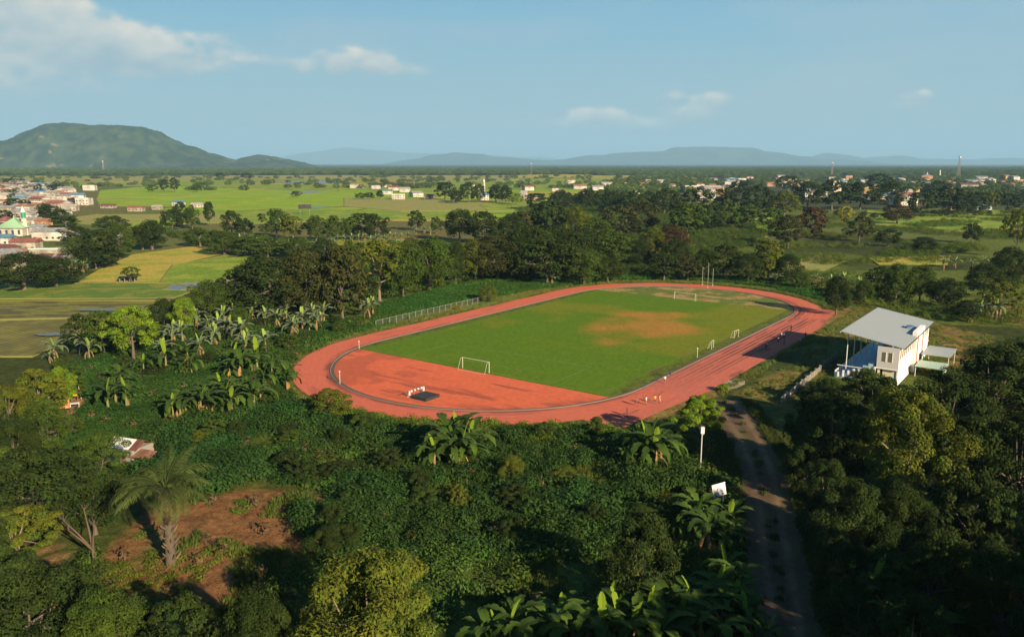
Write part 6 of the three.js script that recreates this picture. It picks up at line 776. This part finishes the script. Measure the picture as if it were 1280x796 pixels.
{ // long open sheds on the plain, dark shed in the golden field, hut by the footpath
  const shed = (x, z, w, d, h, yaw, label, rm, wm, name = 'long_shed') => { const t = thing(name, label, 'shed', x, 0, z, yaw); mesh('roof', prism(w, d, d * 0.16), rm, t).position.y = h; const n = Math.max(3, Math.round(w / 6)); for (let k = 0; k <= n; k++) for (const s of [-1, 1]) mesh('post', boxOf(0.3, h, 0.3), wm, t).position.set(-w / 2 + 0.5 + (k * (w - 1)) / n, h / 2, s * (d / 2 - 0.7)); mesh('rear_wall', boxOf(w - 1, h * 0.8, 0.2), wm, t).position.set(0, h * 0.4, -d / 2 + 0.4); };
  const [sx, sz] = SPOT.shedlong; shed(sx - 20, sz, 34, 14, 5, 0, 'dark long shed at the edge of the hamlet, beside a pale wall', ROOF[7], WALL[1]); shed(sx + 22, sz - 30, 42, 14, 5, 0, 'dark long shed behind the white hamlet houses', ROOF[7], WALL[2]); shed(sx + 62, sz - 40, 34, 12, 5, 0, 'dark long shed at the grove end of the hamlet', ROOF[7], WALL[2]);
  shed(...SPOT.shed, 6.4, 3.4, 1.5, 0.1, 'low dark field shed under the lone tree', ROOF[7], WALL[6], 'field_shed');
  { const [bx, bz] = SPOT.billboard, t = thing('field_panel', 'dark tilted panel on posts above the hedgerow', 'panel', bx, 0, bz, 0.3); for (const s of [-1, 1]) mesh('post', bar([s * 4, 0, 0], [s * 4, 6.2, 0], 0.2), WALL[6], t); const p = mesh('panel', box(11, 4.4, 0.3, 0, 7.6, 0), ROOF[7], t); p.rotation.x = -0.7; p.position.set(0, 1, 5); }
  const [hx, hz] = SPOT.house, t = thing('hut', 'small hut with rust-brown and white sheet roofs among trees', 'house', hx, 0, hz, -0.35), rust = std(0.2, 0.075, 0.045, 0.9, { map: grain }), zinc = std(0.62, 0.62, 0.6, 0.5, { metalness: 0.2 });
  t.scale.setScalar(0.85); mesh('wall', box(6.2, 2.7, 5, 0, 1.35, 0), std(0.2, 0.19, 0.17, 0.9), t); const slope = (n, w, d, x, y, z, rx, m) => { const q = mesh(n, box(w, 0.07, d), m, t); q.position.set(x, y, z); q.rotation.x = rx; return q; };
  slope('roof', 6.8, 2.6, 0, 3.2, -1.4, -0.5, rust); const f = slope('roof', 5.2, 2.5, -0.7, 3.25, 0.95, 0.5, zinc); for (let k = 0; k < 8; k++) mesh('sheet_rib', box(0.07, 0.05, 2.45, -2.3 + k * 0.65, 0.06, 0), zinc, f); slope('roof', 1.7, 2.5, 2.75, 3.26, 0.95, 0.5, rust); slope('porch_roof', 4.2, 2.6, 4.6, 2.1, 1.6, 0.28, std(0.32, 0.15, 0.09, 0.9, { map: grain }));
  mesh('door', box(0.9, 2, 0.08, 1.2, 1, 2.53), doorMat, t); mesh('window', box(1.1, 0.9, 0.08, -1.4, 1.5, 2.53), glassDark, t); for (const [x, z] of [[3, 2.6], [6.4, 2.6], [6.4, 0.6]]) mesh('porch_post', bar([x, 0, z], [x, 1.95, z], 0.06), doorMat, t);
}
{ // belongings in the yard by the footpath
  const yard = (n, label, cat, [x, z], build) => build(thing(n, label, cat, x, 0, z, 0.4));
  yard('water_drum', 'yellow drum standing in the dirt yard', 'drum', SPOT.drum, (t) => { mesh('barrel', new THREE.LatheGeometry([[0, 0.9], [0.5, 0.9], [0.56, 1.1], [0.56, 1.9], [0.5, 2.1], [0, 2.1]].map(([x, y]) => new THREE.Vector2(x, y)), 16), std(0.75, 0.5, 0.03, 0.5), t); mesh('trestle', merge([box(1.2, 0.1, 1.2, 0, 0.85, 0), box(0.12, 0.85, 0.12, -0.5, 0.42, -0.5), box(0.12, 0.85, 0.12, 0.5, 0.42, -0.5), box(0.12, 0.85, 0.12, -0.5, 0.42, 0.5), box(0.12, 0.85, 0.12, 0.5, 0.42, 0.5)]), doorMat, t); mesh('pole', bar([1, 0, -0.4], [0.7, 3, -0.4], 0.06), trimMat, t); });
  yard('tarpaulin_stall', 'orange tarpaulin hung on poles in the dirt yard', 'tarpaulin', SPOT.tarp, (t) => { const p = new THREE.PlaneGeometry(1.9, 1.6, 10, 8), q = p.attributes.position; for (let i = 0; i < q.count; i++) q.setZ(i, 0.12 * Math.sin(q.getX(i) * 5) + 0.06 * Math.sin(q.getY(i) * 4)); p.computeVertexNormals(); mesh('sheet', p.translate(0, 1.5, 0), std(0.75, 0.18, 0.07, 0.8), t); for (const s of [-1, 1]) mesh('pole', bar([s * 0.95, 0, 0], [s * 0.95, 2.4, 0], 0.05), doorMat, t); });
  yard('bench_table', 'white table beside the orange tarpaulin', 'table', SPOT.chair, (t) => { mesh('tabletop', box(1.7, 0.08, 0.9, 0, 0.78, 0), trimMat, t); for (const [x, z] of [[-0.7, -0.35], [0.7, -0.35], [-0.7, 0.35], [0.7, 0.35]]) mesh('leg', box(0.08, 0.74, 0.08, x, 0.37, z), trimMat, t); });
  for (const [k, label] of [['sheet', 'white sheet of roofing lying at the edge of the dirt yard'], ['paper', 'white sheet lying under the banana plants']]) yard('roofing_sheet', label, 'sheet', SPOT[k], (t) => { const p = mesh('sheet', box(2, 0.05, 1.1, 0, 0.62, 0), zincMat(), t); p.rotation.x = 0.25; for (let q = 0; q < 6; q++) mesh('rib', box(0.05, 0.05, 1.08, -0.85 + q * 0.34, 0.66, 0), zincMat(), p); mesh('block', box(0.5, 0.55, 0.4, 0, 0.28, 0), trimMat, t); });
}
function zincMat() { return geoCache.zinc || (geoCache.zinc = std(0.68, 0.68, 0.66, 0.5)); }
renderer.render(scene, camera);
